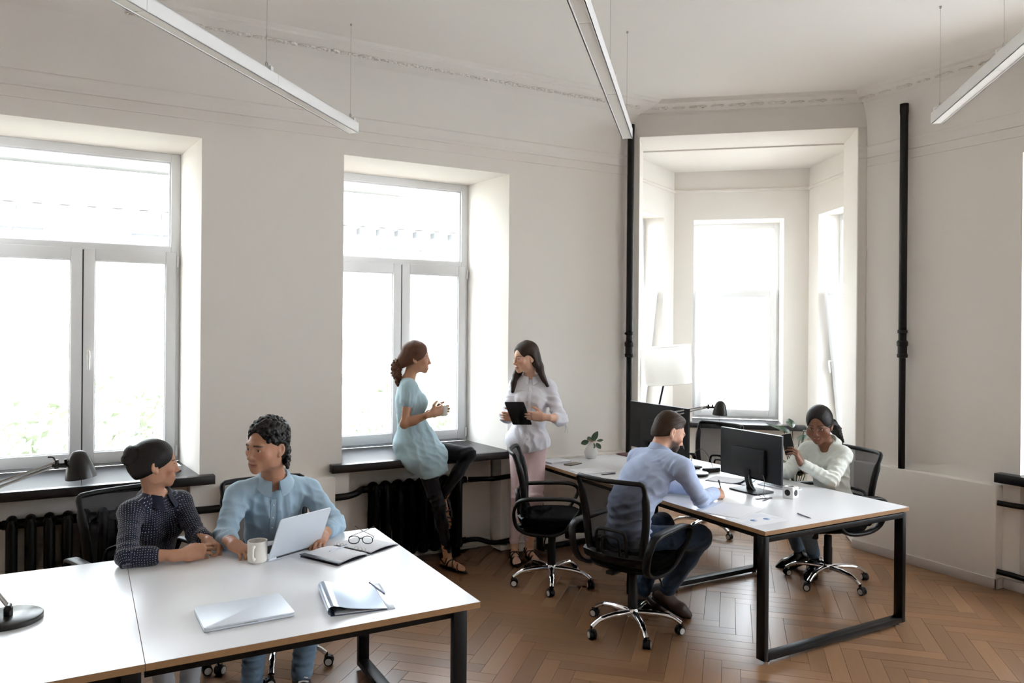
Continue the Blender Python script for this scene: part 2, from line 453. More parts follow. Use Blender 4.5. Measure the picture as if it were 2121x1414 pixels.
# windows
def frame_rect(mb, x0, x1, z0, z1, wx, wz, y0, y1, M=None, wzb=None):
    """rectangular ring in the xz plane, profile wx/wz wide, between y0 and y1"""
    wzb = wzb or wz
    mb.box(x0, x0 + wx, y0, y1, z0, z1, M); mb.box(x1 - wx, x1, y0, y1, z0, z1, M)
    mb.box(x0 + wx, x1 - wx, y0, y1, z0, z0 + wzb, M); mb.box(x0 + wx, x1 - wx, y0, y1, z1 - wz, z1, M)
M_GASKET = mat('gasket', (60, 60, 62), 0.7)
def main_window(idx, c0):
    r = bpy.data.objects.new('window_%d' % idx, None); COL.objects.link(r); r.location = (c0, YF, SILL); struct(r)
    H = HEAD - SILL
    f = MB(); frame_rect(f, -.64, .64, 0, H, .065, .06, 0, .08, wzb=.05)
    zt = 2.395 - SILL
    f.box(-.575, .575, 0, .08, zt, zt + .055)
    f.build('frame', M_PVC, r, smooth=30, bevel=.004)
    g = MB(); frame_rect(g, -.575, .575, zt + .05, H - .06, .012, .012, .02, .06); g.build('glazing_bead', M_PVC, r, smooth=0)
    gl = MB(); gl.box(-.565, .565, .04, .046, zt + .055, H - .065); gl.build('pane', M_GLASS, r, smooth=0)
    for s in (-1, 1):
        sx0, sx1 = sorted((s * .004, s * .612))
        sash = MB(); frame_rect(sash, sx0, sx1, .022, zt + .012, .072, .085, -.022, .05)
        so = sash.build('sash', M_PVC, r, smooth=30, bevel=.006)
        bead = MB(); frame_rect(bead, sx0 + .068, sx1 - .068, .104, zt - .07, .010, .010, -.008, .05); bead.build('glazing_bead', M_GASKET if False else M_PVC, so, smooth=0)
        pn = MB(); pn.box(sx0 + .07, sx1 - .07, .015, .021, .105, zt - .07); pn.build('pane', M_GLASS, so, smooth=0)
        hg = MB()
        for z in (.08, zt - .06): hg.tube([(s * .622, -.026, z - .04), (s * .622, -.026, z + .04)], .008, 8)
        hg.build('hinge', M_PVC, so)
    seam = MB(); seam.box(-.004, .004, -.016, .03, .03, zt); seam.build('seam_gasket', M_GASKET, r, smooth=0)
    hd = MB()
    hd.box(.024, .052, -.032, -.020, .78, .85); hd.tube([(.038, -.03, .83), (.038, -.06, .83), (.038, -.064, .80), (.038, -.062, .70)], [.009, .01, .011, .009], 8)
    hd.build('handle', M_WHITE, r, smooth=60)
    return r
for i, c0 in enumerate(WIN_C): main_window(i + 1, c0)

def bay_window(idx, fr, s0, s1, ydepth, tilt):
    r = bpy.data.objects.new('window_%d' % idx, None); COL.objects.link(r); struct(r)
    r.matrix_world = fr @ Matrix.Translation((0, ydepth, SILL))
    H = 3.06 - SILL; zt = 1.44
    f = MB(); frame_rect(f, s0, s1, 0, H, .06, .06, 0, .08, wzb=.04); f.box(s0 + .06, s1 - .06, 0, .08, zt, zt + .055)
    f.build('frame', M_PVC, r, smooth=30, bevel=.004)
    p_ = MB(); p_.box(s0 + .06, s1 - .06, .04, .046, zt + .055, H - .06); p_.build('pane', M_GLASS, r, smooth=0)
    so = bpy.data.objects.new('sash', None)
    sash = MB(); frame_rect(sash, s0 + .03, s1 - .03, 0, zt - .005, .075, .08, -.025, .05)
    so = sash.build('sash', M_PVC, r, smooth=30, bevel=.006)
    so.location = (0, 0, .03); so.rotation_euler = (math.radians(tilt), 0, 0)
    pn = MB(); pn.box(s0 + .10, s1 - .10, .012, .018, .075, zt - .08); pn.build('pane', M_GLASS, so, smooth=0)
    if tilt:
        h = MB(); m = s0 + .065 if idx == 5 else s1 - .065
        h.tube([(m, -.028, .68), (m, -.06, .68), (m, -.064, .65), (m, -.06, .56)], [.009, .01, .011, .009], 8); h.build('handle', M_WHITE, so, smooth=60)
    return r
bay_window(3, FR_BAYC, .212, 1.16, .40, 0)
bay_window(4, FR_BAYL, LS_L * .14, LS_L * .75, .22, 6)
bay_window(5, FR_BAYR, LS_R * .22, LS_R * .86, .22, 6)

# where daylight enters



for q0, q1 in ((PC0, PR0), (PL1, PC1)):
    mx_, my_ = (q0[0] + q1[0]) / 2, (q0[1] + q1[1]) / 2; dx, dy = q1[0] - q0[0], q1[1] - q0[1]; L_ = math.hypot(dx, dy); nx, ny = -dy / L_, dx / L_
    pass
# ---------------------------------------------------------------- herringbone parquet
def parquet_material():
    m, nt, p = new_mat('oak_parquet')
    N = nt.nodes
    at = N.new('ShaderNodeAttribute'); at.attribute_name = 'grain'
    rn = N.new('ShaderNodeAttribute'); rn.attribute_name = 'prand'
    oi = N.new('ShaderNodeObjectInfo')
    ad = N.new('ShaderNodeMath'); ad.operation = 'ADD'
    link(nt, rn.outputs['Fac'], ad.inputs[0]); link(nt, oi.outputs['Random'], ad.inputs[1])
    fr = N.new('ShaderNodeMath'); fr.operation = 'FRACT'; link(nt, ad.outputs[0], fr.inputs[0])
    ramp = N.new('ShaderNodeValToRGB'); r = ramp.color_ramp
    r.elements[0].position = 0; r.elements[0].color = lin((118, 87, 62))
    r.elements[1].position = 1; r.elements[1].color = lin((150, 115, 84))
    for pos, c in ((.25, (126, 94, 67)), (.5, (134, 100, 71)), (.72, (144, 108, 77)), (.86, (131, 94, 65))):
        e = r.elements.new(pos); e.color = lin(c)
    link(nt, fr.outputs[0], ramp.inputs[0])
    off = N.new('ShaderNodeVectorMath'); off.operation = 'SCALE'; off.inputs[0].default_value = (37, 91, 13)
    link(nt, fr.outputs[0], off.inputs['Scale'])
    av = N.new('ShaderNodeVectorMath'); av.operation = 'ADD'; link(nt, at.outputs['Vector'], av.inputs[0]); link(nt, off.outputs[0], av.inputs[1])
    mp = N.new('ShaderNodeMapping'); mp.inputs['Scale'].default_value = (1.2, 16, 1); link(nt, av.outputs[0], mp.inputs['Vector'])
    ns = N.new('ShaderNodeTexNoise'); ns.inputs['Scale'].default_value = 3; ns.inputs['Detail'].default_value = 3; ns.inputs['Distortion'].default_value = .2
    link(nt, mp.outputs[0], ns.inputs['Vector'])
    mx = N.new('ShaderNodeMix'); mx.data_type = 'RGBA'; mx.blend_type = 'MULTIPLY'; mx.inputs[0].default_value = 1.0
    gr = N.new('ShaderNodeMapRange'); gr.inputs['From Min'].default_value = .3; gr.inputs['From Max'].default_value = .7; gr.inputs['To Min'].default_value = .92; gr.inputs['To Max'].default_value = 1.06
    link(nt, ns.outputs['Fac'], gr.inputs[0])
    link(nt, ramp.outputs[0], mx.inputs[6]); link(nt, gr.outputs[0], mx.inputs[7])
    link(nt, mx.outputs[2], p.inputs['Base Color'])
    rr = N.new('ShaderNodeMapRange'); rr.inputs['To Min'].default_value = .27; rr.inputs['To Max'].default_value = .33; link(nt, ns.outputs['Fac'], rr.inputs[0])
    link(nt, rr.outputs[0], p.inputs['Roughness'])
    p.inputs['Specular IOR Level'].default_value = .45
    return m
M_OAK = parquet_material()
PW, PLN = .0985, .568
def plank_verts():
    g = .0005; b = .0010; x, y = PLN / 2 - g, PW / 2 - g
    v = [(-x, -y, -.012), (x, -y, -.012), (x, y, -.012), (-x, y, -.012), (-x, -y, -.0012), (x, -y, -.0012), (x, y, -.0012), (-x, y, -.0012),
         (-x + b, -y + b, 0), (x - b, -y + b, 0), (x - b, y - b, 0), (-x + b, y - b, 0)]
    f = [(0, 1, 5, 4), (1, 2, 6, 5), (2, 3, 7, 6), (3, 0, 4, 7), (4, 5, 9, 8), (5, 6, 10, 9), (6, 7, 11, 10), (7, 4, 8, 11), (8, 9, 10, 11)]
    return v, f
PV, PF = plank_verts()
def add_plank_attrs(me, grain, rand):
    a = me.attributes.new('grain', 'FLOAT_VECTOR', 'POINT'); a.data.foreach_set('vector', np.array(grain, 'f').ravel())
    b = me.attributes.new('prand', 'FLOAT', 'POINT'); b.data.foreach_set('value', np.array(rand, 'f'))
PLANK = bpy.data.meshes.new('plank'); PLANK.from_pydata(PV, [], PF); PLANK.materials.append(M_OAK)
add_plank_attrs(PLANK, PV, [0.0] * len(PV))
# world -> picture, used only to pick which planks show largest
def to_px(x, y, z):
    s, c = math.sin(YAW), math.cos(YAW)
    X, Z, Yv = c * x - s * y, s * x + c * y, CAM_H - z
    if Z < .3: return None
    cr, sr = math.cos(ROLL), math.sin(ROLL); X, Yv = cr * X - sr * Yv, sr * X + cr * Yv
    return IMG_W / 2 + FOCAL_PX * X / Z, HORIZON + FOCAL_PX * Yv / Z, Z
planks = []
R2 = math.sqrt(.5); X0, YO0 = 1.9585, .03
for m_ in range(-14, 8):
    for k in range(-60, 90):
        for kind in (0, 1):
            if kind == 0: a, b = k * PW + m_ * PLN + PLN / 2, k * PW - m_ * PLN + PW / 2
            else: a, b = k * PW + PLN + m_ * PLN + PW / 2, (k + 1) * PW - PLN / 2 - m_ * PLN
            x, y = (a - b) * R2 + X0, (a + b) * R2 + YO0
            lim = YW + .25 if x < 4.3 else 9.2
            if not (-4.0 < x < XR + .3 and 0.3 < y < lim): 
                if not (x > 4.2 and y > 4.5 and x < 8 and y < 8.6): continue
            if y > YW + .25 and BN[0] * x + BN[1] * y < 7.0: continue
            if x > XR + .05 and y < 4.6: continue
            q = to_px(x, y, 0)
            vis = q is not None and -20 < q[0] < IMG_W + 20 and 1000 < q[1] < IMG_H + 30
            hidden = q is not None and q[0] < 800 and q[1] < 1300 - 0.0 and q[0] < 500
            planks.append(((q[2] if vis and not hidden else 99), x, y, math.radians(45 if kind == 0 else 135)))
planks.sort()
rp = random.Random(3)
for d, x, y, a in planks[:300]:
    o = bpy.data.objects.new('plank', PLANK); COL.objects.link(o); o.location = (x, y, rp.uniform(-.0004, .0004)); o.rotation_euler = (0, 0, a); o.parent = FLOOR
sv, sf, sg, sr_ = [], [], [], []
for d, x, y, a in planks[300:]:
    o = len(sv); c_, s_ = math.cos(a), math.sin(a); r0 = rp.random()
    for q in PV: sv.append((x + q[0] * c_ - q[1] * s_, y + q[0] * s_ + q[1] * c_, q[2])); sg.append(q); sr_.append(r0)
    sf += [tuple(i + o for i in f) for f in PF]
me = bpy.data.meshes.new('more_planks'); me.from_pydata(sv, [], sf); me.materials.append(M_OAK); add_plank_attrs(me, sg, sr_)
o = bpy.data.objects.new('more_planks', me); COL.objects.link(o); o.parent = FLOOR; o['kind'] = 'stuff'

# ---------------------------------------------------------------- radiators and pipes
def radiator(label, x0, n, yc, pitch=.101):
    r = thing('radiator', label, 'radiator', (x0, yc, 0))
    zb, zt = .075, .640
    def section():
        s = MB()
        for y in (-.045, .045):
            s.tube([(0, y, zb), (0, y, zb + .05), (0, y, zt - .05), (0, y, zt)], [.022, .030, .030, .022], 10)
        for z in (zb + .03, zt - .035):
            s.tube([(0, -.062, z), (0, .062, z)], .036, 10)
            s.tube([(-pitch / 2, 0, z), (pitch / 2, 0, z)], .030, 12)
        s.ellipsoid((0, 0, zt - .012), (.032, .072, .030)); s.ellipsoid((0, 0, zb + .012), (.030, .07, .030))
        for z in np.linspace(zb + .12, zt - .12, 3): s.box(-.008, .008, -.045, .045, z - .02, z + .02)
        return s.mesh('section', M_BLACKIRON, 50)
    me = section()
    for i in range(n):
        o = bpy.data.objects.new('section', me); COL.objects.link(o); o.parent = r; o.location = ((i + .5) * pitch, 0, 0)
    for sx, X in ((-1, 0), (1, n * pitch)):
        for z in (zb + .03, zt - .035): e = MB(); e.tube([(X, 0, z), (X + sx * .035, 0, z)], .026, 8); e.build('end_plug', M_BLACKIRON, r)
    for X in (pitch * .5, (n - .5) * pitch): ft = MB(); ft.box(X - .012, X + .012, -.05, .05, 0, zb + .02); ft.build('foot', M_BLACKIRON, r)
    return r
radiator('black cast-iron radiator behind the empty left half of the front desk', -.43, 8, 5.742)
radiator('black cast-iron radiator under the woman sitting on the sill', 1.93, 8, 5.742)
def pipe_run(label, path, r=.022):
    b = MB(); b.tube(spline(path, 5), r, 10)
    o = b.build('heating_pipe', M_PIPE, smooth=60); return tag(o, label, 'pipe')
pipe_run('short black heating pipe behind the shoulder of the man with the laptop', [(.43, 5.742, .605), (.56, 5.72, .605), (.66, 5.63, .602), (.74, 5.625, .60), (.86, 5.625, .60)], .026)
pipe_run('upper black heating pipe left of the radiator under the sitting woman', [(1.62, 5.625, .592), (1.74, 5.625, .595), (1.82, 5.66, .603), (1.88, 5.742, .605), (1.92, 5.742, .605)], .026)
pipe_run('upper black heating pipe running behind the woman in white', [(2.79, 5.742, .605), (2.90, 5.68, .61), (2.98, 5.63, .615), (3.16, 5.625, .625)], .02)
pipe_run('lower black heating pipe above the floor behind the woman in white', [(2.79, 5.742, .105), (2.88, 5.72, .105), (2.98, 5.63, .085), (3.16, 5.625, .095)], .02)
pipe_run('upper black heating pipe at the right picture edge', [(5.80, 3.17, .622), (5.84, 3.08, .615), (5.90, 2.98, .61), (5.96, 2.85, .61), (5.96, 2.7, .61)], .02)
pipe_run('lower black heating pipe at the right picture edge', [(5.80, 3.17, .125), (5.84, 3.09, .115), (5.89, 3.0, .10), (5.96, 2.85, .12), (5.96, 2.7, .12)], .02)

def riser(label, x, y, z0, zc):
    r = thing('riser_pipe', label, 'pipe', (x, y, z0))
    b = MB(); b.lathe([(.026, 0), (.026, zc - z0), (.031, zc - z0 + .02), (.031, 3.60 - z0), (.034, 3.64 - z0), (.034, 3.70 - z0)], 16); b.build('pipe', M_PIPE, r)
    c = MB(); z = zc - z0
    c.lathe([(.028, z - .02), (.040, z - .015), (.042, z + .01), (.036, z + .016), (.036, z + .075), (.042, z + .08), (.044, z + .11), (.034, z + .125)], 16); c.build('coupling', M_PIPE, r)
    k = MB(); k.lathe([(.032, z + .18), (.038, z + .185), (.038, z + .205), (.032, z + .21)], 14)
    k.tube([(0, 0, z + .195), (0.02, .10, z + .195)] if x < 5 else [(0, 0, z + .195), (.12, 0.02, z + .195)], .008, 8); k.build('bracket', M_PIPE, r)
    return r
riser('black vertical heating pipe in the corner left of the bay', 4.318, 5.575, 0.0, 1.62)
riser('black vertical heating pipe standing on the right-hand plinth', 5.815, 3.93, .745, 1.66)

# ---------------------------------------------------------------- hanging strip lights
M_LAMPWHITE = mat('lamp_housing', (235, 234, 232), 0.35)
M_DIFF = mat('opal_diffuser', (246, 243, 236), 0.45)
M_WIRE = mat('steel_wire', (176, 174, 170), 0.4, metal=.3)
FU = Vector((.677, .736, 0)).normalized(); FS = Vector((FU.y, -FU.x, 0))
def strip_light(label, end, n):
    r = thing('strip_light', label, 'ceiling light', (end[0], end[1], 3.15), math.atan2(FU.y, FU.x), 'hanging strip lights')
    w2, h = .035, .07
    for i in range(n):
        x1, x0 = -i * 1.02 - .001, -(i + 1) * 1.02 + .001
        b = MB(); b.box(x0, x1, -w2, -w2 + .004, 0, h); b.box(x0, x1, w2 - .004, w2, 0, h); b.box(x0, x1, -w2, w2, h - .004, h)
        b.box(x0, x1, -w2, -w2 + .008, 0, .004); b.box(x0, x1, w2 - .008, w2, 0, .004)
        if i == 0: b.box(x1 - .004, x1, -w2, w2, .003, h)
        ho = b.build('housing', M_LAMPWHITE, r, smooth=0)
        d = MB(); d.box(x0, x1 - .002, -w2 + .008, w2 - .008, .004, .010); d.build('diffuser', M_DIFF, ho, smooth=0)
        br = MB(); br.box(x1 - .07, x1 - .045, -w2 + .002, w2 - .002, h, h + .022); br.build('bracket', M_LAMPWHITE, r, smooth=0)
        wi = MB(); X = x1 - .058; wi.tube([(X, 0, h + .03), (X, 0, 3.86 - 3.15)], .0010, 6); wi.tube([(X + .012 * math.cos(a), 0, h + .036 + .012 * math.sin(a)) for a in np.linspace(0, 2 * PI, 10)], .0025, 6)
        wi.lathe([(.006, 3.848 - 3.15), (.007, 3.86 - 3.15)], 8, Matrix.Translation((X, 0, 0)))
        wi.build('suspension_wire', M_WIRE, r)
    return r
strip_light('white strip light hanging over the front desk at upper left', (1.577, 5.025), 4)
strip_light('white strip light hanging at top centre before the corner pipe', (3.23, 4.21), 4)
strip_light('white strip light hanging at the upper right picture edge', (4.64, 2.917), 3)

# ---------------------------------------------------------------- street outside
M_FAC = mat('pale_facade', (232, 228, 220), 0.9)
M_FACROSE = mat('rosy_facade_band', (104, 93, 88), 0.9)
M_FACWIN_SHADE = mat('facade_window_and_shade', (92, 94, 97), 0.6)  # window panes, and the painted shadow marks under the cornice
M_ROOFG = mat('facade_roof', (220, 220, 220), 0.8)
fac = thing('street_building', 'pale sunlit building across the street seen through the windows', 'building', (0, 20, -9))
b = MB(); b.box(-30, 12, 0, 8, 0, 13.6); b.build('wall', M_FAC, fac, smooth=0)
b = MB(); b.box(-30, 12, -.5, 0, 13.9, 14.3); b.box(-30, 12, -.25, 0, 13.5, 13.9); b.build('cornice', M_FAC, fac, smooth=0)
b = MB(); b.box(-30, 12, -.15, 0, 10.1, 10.5); b.box(-30, 12, -.1, 0, 9.3, 9.5); b.build('string_course', M_FACROSE, fac, smooth=0)
b = MB(); b.box(-30, 12, -.3, 8, 14.5, 15.6); b.build('roof', M_ROOFG, fac, smooth=0)
den = MB(); den.box(-.15, .15, -.30, 0, 13.28, 13.44); dm = den.mesh('dentil_shadow', M_FACWIN_SHADE, 0)  # dark blocks: the shadows beneath the modillions put into the colour
for i in range(40):
    o = bpy.data.objects.new('dentil_shadow', dm); COL.objects.link(o); o.parent = fac; o.location = (-6.2 + i * .53, 0, 0)
wf = MB(); frame_rect(wf, -.75, .75, 0, 2.3, .12, .14, -.1, .02); wf.box(-.04, .04, -.06, .02, .14, 2.2); wf.box(-.65, .65, -.06, .02, 1.5, 1.58); wfm = wf.mesh('window', M_FAC, 0)
wp_ = MB(); wp_.box(-.65, .65, -.03, .03, .1, 2.2); wpm = wp_.mesh('pane', M_FACWIN_SHADE, 0)
for zz in (10.8, 6.2, 2.4):
    for i in range(9):
        o = bpy.data.objects.new('window', wfm); COL.objects.link(o); o.parent = fac; o.location = (-13.4 + i * 3.0, 0, zz)
        q = bpy.data.objects.new('pane', wpm); COL.objects.link(q); q.parent = o
fb = thing('street_building', 'pale building far outside the bay window', 'building', (22.5, 25.5, -9), -PHI)
b = MB(); b.box(-9, 14, 0, 8, 0, 15.0); b.build('wall', M_FAC, fb, smooth=0)
for zz in (11.0, 7.6, 4.2):
    for i in range(9):
        o = bpy.data.objects.new('window', wfm); COL.objects.link(o); o.parent = fb; o.location = (-7 + i * 2.0, 0, zz); o.scale = (.7, 1, .9)
        q = bpy.data.objects.new('pane', wpm); COL.objects.link(q); q.parent = o
b = MB(); b.box(-9, 14, -.4, 0, 14.4, 15.2); b.build('cornice', M_FAC, fb, smooth=0)
struct(MB().box(-60, 60, 7.4, 70, -9.3, -9).build('ground', mat('street', (222, 221, 218), 0.9), smooth=0))
M_LEAF = mat('street_leaves', (152, 158, 136), 0.7)
M_BARK = mat('street_bark', (120, 110, 98), 0.9)
rl = random.Random(11)
def street_tree(label, x, y, zc, R, n):
    r = thing('street_tree', label, 'tree', (x, y, -9), group='street trees')
    t = MB(); t.tube([(0, 0, 0), (.1, 0, 4), (0, .1, zc + 8)], [.22, .17, .08], 8)
    for k in range(6):
        a = k * 1.1; t.tube([(0, 0, 5.5 + k * .4), (math.cos(a) * R * .6, math.sin(a) * R * .6, zc + 9 + rl.uniform(-R, R) * .5)], [.07, .02], 6)
    t.build('trunk', M_BARK, r)
    vs, fs = [], []
    for i in range(n):
        d = Vector((rl.gauss(0, 1), rl.gauss(0, 1), rl.gauss(0, 1))).normalized() * R * (rl.random() ** .4)
        c = Vector((d.x, d.y, d.z * .9 + zc + 9)); q = Vector((rl.gauss(0, 1), rl.gauss(0, 1), rl.gauss(0, 1))).normalized(); u_ = q.orthogonal().normalized(); v_ = q.cross(u_); s = rl.uniform(.07, .13)
        o = len(vs); vs += [c - u_ * s, c + v_ * s * .5, c + u_ * s, c - v_ * s * .5]; fs.append((o, o + 1, o + 2, o + 3))
    me = bpy.data.meshes.new('foliage'); me.from_pydata([tuple(v) for v in vs], [], fs); me.materials.append(M_LEAF)
    o = bpy.data.objects.new('foliage', me); COL.objects.link(o); o.parent = r; o['kind'] = 'stuff'
street_tree('pale leafy street tree outside the left window, left pane', -2.6, 12.5, -.2, 2.2, 5200)
street_tree('pale leafy street tree outside the left window, right pane', .9, 13.2, -.7, 2.1, 4600)
street_tree('pale leafy street tree outside the middle window', 5.4, 13.0, -.9, 2.1, 4600)
# ---------------------------------------------------------------- desks
def post_loop(mb, L, w, t, z0, z1, M):
    """closed rectangular steel loop, length L along local x, ribbon w deep (y) and t thick"""
    mb.box(0, t, -w / 2, w / 2, z0, z1, M); mb.box(L - t, L, -w / 2, w / 2, z0, z1, M)
    mb.box(t, L - t, -w / 2, w / 2, z0, z0 + t, M); mb.box(t, L - t, -w / 2, w / 2, z1 - t, z1, M)
def desk(label, x0, y0, w, d, loops, along, beams):
    """loops: list of offsets; along='x' loops span x (at given y) or 'y' loops span y (at given x)"""
    r = thing('desk', label, 'desk', (x0, y0, 0), group='white bench desks')
    T = .745
    b = MB(); b.box(.002, w - .002, .002, d - .002, T - .0248, T - .0012); b.box(.0003, w - .0003, .0003, d - .0003, T - .0014, T); b.build('tabletop', M_TOP, r, smooth=0)
    e = MB(); frame = ((0, w, 0, .002), (0, w, d - .002, d), (0, .002, .002, d - .002), (w - .002, w, .002, d - .002))
    for a0, a1, b0, b1 in frame: e.box(a0, a1, b0, b1, T - .025, T - .0014)
    e.build('edge_band', M_PLY, r, smooth=0)
    for k in loops:
        m = MB()
        if along == 'x': post_loop(m, w - .03, .06, .032, .02, T - .032, Matrix.Translation((.0, k, 0)))
        else: post_loop(m, d - .05, .06, .032, .02, T - .032, Matrix(((0, -1, 0, k), (1, 0, 0, .02), (0, 0, 1, 0), (0, 0, 0, 1))))
        lo = m.build('leg_frame', M_BLACKMETAL, r, smooth=30, bevel=.002)
        g = MB()
        for s in ((.05, w - .08) if along == 'x' else (.07, d - .08)):
            g2 = MB(); g2.lathe([(.018, 0), (.018, .008), (.006, .012), (.006, .022)], 12, Matrix.Translation((s, k, 0) if along == 'x' else (k, s, 0))); g2.build('glide', M_CHROME, lo)
        for s in (.10, .30, .70, .90):
            sp = MB(); X = s * (w if along == 'x' else d)
            sp.box(X - .02, X + .02, k - .02, k + .02, T - .034, T - .0248) if along == 'x' else sp.box(k - .02, k + .02, X - .02, X + .02, T - .034, T - .0248)
            sp.build('spacer', M_BLACKMETAL, lo, smooth=0)
    for a0, a1, b0, b1 in beams:
        m = MB(); m.box(a0, a1, b0, b1, T - .066, T - .026); m.build('beam', M_BLACKMETAL, r, smooth=0)
    return r
desk('right-hand half of the front desk, holding both laptops and the mug', .19, 2.815, 1.239, 1.30, [1.16], 'y', [(0.0, 1.15, .05, .08), (0.0, 1.15, 1.22, 1.25)])
desk('left-hand half of the front desk, bare except for the lamp base', -1.051, 2.815, 1.239, 1.30, [.06, 1.20], 'y', [(.09, 1.17, .05, .08), (.09, 1.17, 1.22, 1.25)])
desk('near half of the rear desk with the white cube on it', 3.315, 3.05, 1.28, 1.24, [.03, 1.21], 'x', [(.05, .08, .07, 1.17), (1.17, 1.20, .07, 1.17)])
desk('far half of the rear desk carrying the plant vase', 3.315, 4.291, 1.28, 1.24, [1.19], 'x', [(.05, .08, 0, 1.15), (1.17, 1.20, 0, 1.15)])

# ---------------------------------------------------------------- office chairs
def mesh_fabric():
    m, nt, p = new_mat('chair_mesh')
    p.inputs['Base Color'].default_value = lin((38, 41, 48)); p.inputs['Roughness'].default_value = .7
    p.inputs['Alpha'].default_value = .76
    return m
M_MESH = mesh_fabric()
M_CASTRING = mat('caster_ring', (205, 205, 205), 0.35)
def back_y(z, x):
    zs = [.44, .52, .60, .70, .80, .90, .965]; ys = [-.205, -.228, -.236, -.240, -.258, -.288, -.315]
    return float(np.interp(z, zs, ys)) + .040 * (x / .21) ** 2
def half_w(z): return float(np.interp(z, [.50, .56, .68, .82, .95], [.172, .192, .208, .222, .232]))
def make_chair():
    r = thing('office_chair', 'x', 'chair', group='black mesh office chairs')
    for i in range(5):
        a = 2 * PI * i / 5; R = Matrix.Rotation(a, 4, 'Z')
        l = MB(); l.tube(spline([(.0, 0, .112), (.06, 0, .115), (.15, 0, .114), (.215, 0, .105), (.255, 0, .090), (.292, 0, .066)], 4), [.023] * 8 + [.021] * 6 + [.017] * 7, 10, R, flat=.75)
        lo = l.build('base_leg', M_CHROME, r, smooth=60)
        C = Matrix.Translation((.295 * math.cos(a), .295 * math.sin(a), 0)) @ Matrix.Rotation(a + (.7 + i * 1.3), 4, 'Z')
        c = MB(); c.lathe([(.007, .045), (.007, .072)], 8, C); rows = []
        for t_ in np.linspace(-.2, PI * .75, 9):
            rows.append([(-.012 + .029 * math.cos(t_), y, .027 + .029 * math.sin(t_)) for y in (-.017, .017)])
        c.grid(rows, C); c.box(-.03, .012, -.004, .004, .01, .055, C)
        co = c.build('caster', M_BLACKPL, r, smooth=50)
        for s in (-1, 1):
            wmb = MB(); Wm = C @ Matrix.Translation((-.012, s * .014, .0255)) @ Matrix.Rotation(PI / 2, 4, 'X')
            wmb.lathe([(.010, -.009), (.023, -.009), (.0255, -.006), (.0255, .006), (.023, .009), (.010, .009)], 18, Wm, 0)
            zz = .0092 * (-s); wmb.lathe([(.0135, zz - .0012), (.0185, zz - .0012), (.0185, zz + .0012), (.0135, zz + .0012)], 18, Wm, 1)
            wmb.build('wheel', [M_BLACKPL, M_CASTRING], co, smooth=50)
    h = MB(); h.lathe([(.020, .075), (.032, .082), (.036, .10), (.036, .125), (.030, .14)], 20); h.build('hub', M_CHROME, r)
    cl = MB(); cl.lathe([(.031, .135), (.031, .26), (.028, .265), (.028, .345), (.020, .35)], 18); cl.build('column_cover', M_BLACKPL, r)
    gs = MB(); gs.lathe([(.015, .33), (.015, .40)], 14); gs.build('gas_spring', M_STEEL, r)
    me = MB(); me.box(-.085, .085, -.13, .10, .392, .428); me.box(-.03, .03, -.26, -.1, .40, .424); me.build('tilt_mechanism', M_BLACKPL, r, bevel=.008)
    kn = MB(); kn.lathe([(.022, 0), (.026, .005), (.026, .05), (.018, .055)], 14, Matrix.Translation((0, .12, .33))); kn.tube([(0, .12, .38), (0, .12, .41)], .008, 8); kn.build('tension_knob', M_BLACKPL, r)
    lv = MB(); lv.tube(spline([(.05, -.02, .41), (.16, -.03, .405), (.22, -.05, .37), (.24, -.055, .335)], 4), .006, 8); lv.build('height_lever', M_BLACKPL, r)
    # seat cushion
    rows = []
    for sc_, z in ((.86, .425), (.97, .432), (1.0, .45), (1.0, .468), (.975, .488), (.92, .503), (.75, .514), (.5, .519), (.25, .521), (.02, .521)):
        row = []
        for k in range(40):
            a = 2 * PI * k / 40; ca, sa = math.cos(a), math.sin(a)
            x = .245 * sc_ * math.copysign(abs(ca) ** .62, ca); y = .02 + .245 * sc_ * math.copysign(abs(sa) ** .62, sa)
            dz = -.028 * max(0, (y - .12) / .145) ** 2 + .016 * (abs(x) / .245) ** 2 * (1 if z > .48 else 0)
            row.append((x, y, z + dz))
        rows.append(row)
    se = MB(); se.grid(rows, closed_u=True, caps=True); se.build('seat', M_FABRIC, r, smooth=60)
    pan = MB(); pan.grid([[(.225 * s_ * math.copysign(abs(math.cos(a)) ** .6, math.cos(a)), .01 + .225 * s_ * math.copysign(abs(math.sin(a)) ** .6, math.sin(a)), z) for a in np.linspace(0, 2 * PI, 32, endpoint=False)] for s_, z in ((.8, .408), (1, .42), (1.03, .436))], closed_u=True, caps=True); pan.build('seat_pan', M_BLACKPL, r, smooth=50)
    # backrest frame
    out = []
    for z in np.linspace(.52, .945, 12): out.append((half_w(z), z))
    top = [(.229, .960), (.214, .969), (.14, .970), (0, .968), (-.14, .970), (-.214, .969), (-.229, .960)]
    path = [(x, back_y(z, x), z) for x, z in out + top + [(-x, z) for x, z in reversed(out)]] + [(x, back_y(.505, x), .505) for x in (-.16, -.08, 0, .08, .16)]
    fr = MB(); fr.tube(path, [.015 + .009 * (abs(p_[0]) > .15 and p_[2] < .90) for p_ in path], 8, flat=1.0, closed=True, up=(1, 0, 0)); fr.build('backrest_frame', M_BLACKPL, r, smooth=60)
    rows = []
    for z in np.linspace(.51, .965, 18): rows.append([(x, back_y(z, x) + .004, z) for x in np.linspace(-half_w(z) + .006, half_w(z) - .006, 14)])
    pm = MB(); pm.grid(rows); pm.build('backrest_mesh', M_MESH, r, smooth=60)
    def Y(x, z, o=-.022): return (x, back_y(z, x) + o, z)
    lb = MB()
    lb.tube(spline([Y(-.10, .50), Y(-.105, .60), Y(-.095, .655), Y(-.06, .668), Y(0, .67), Y(.06, .668), Y(.095, .655), Y(.105, .60), Y(.10, .50)], 4), .011, 8)
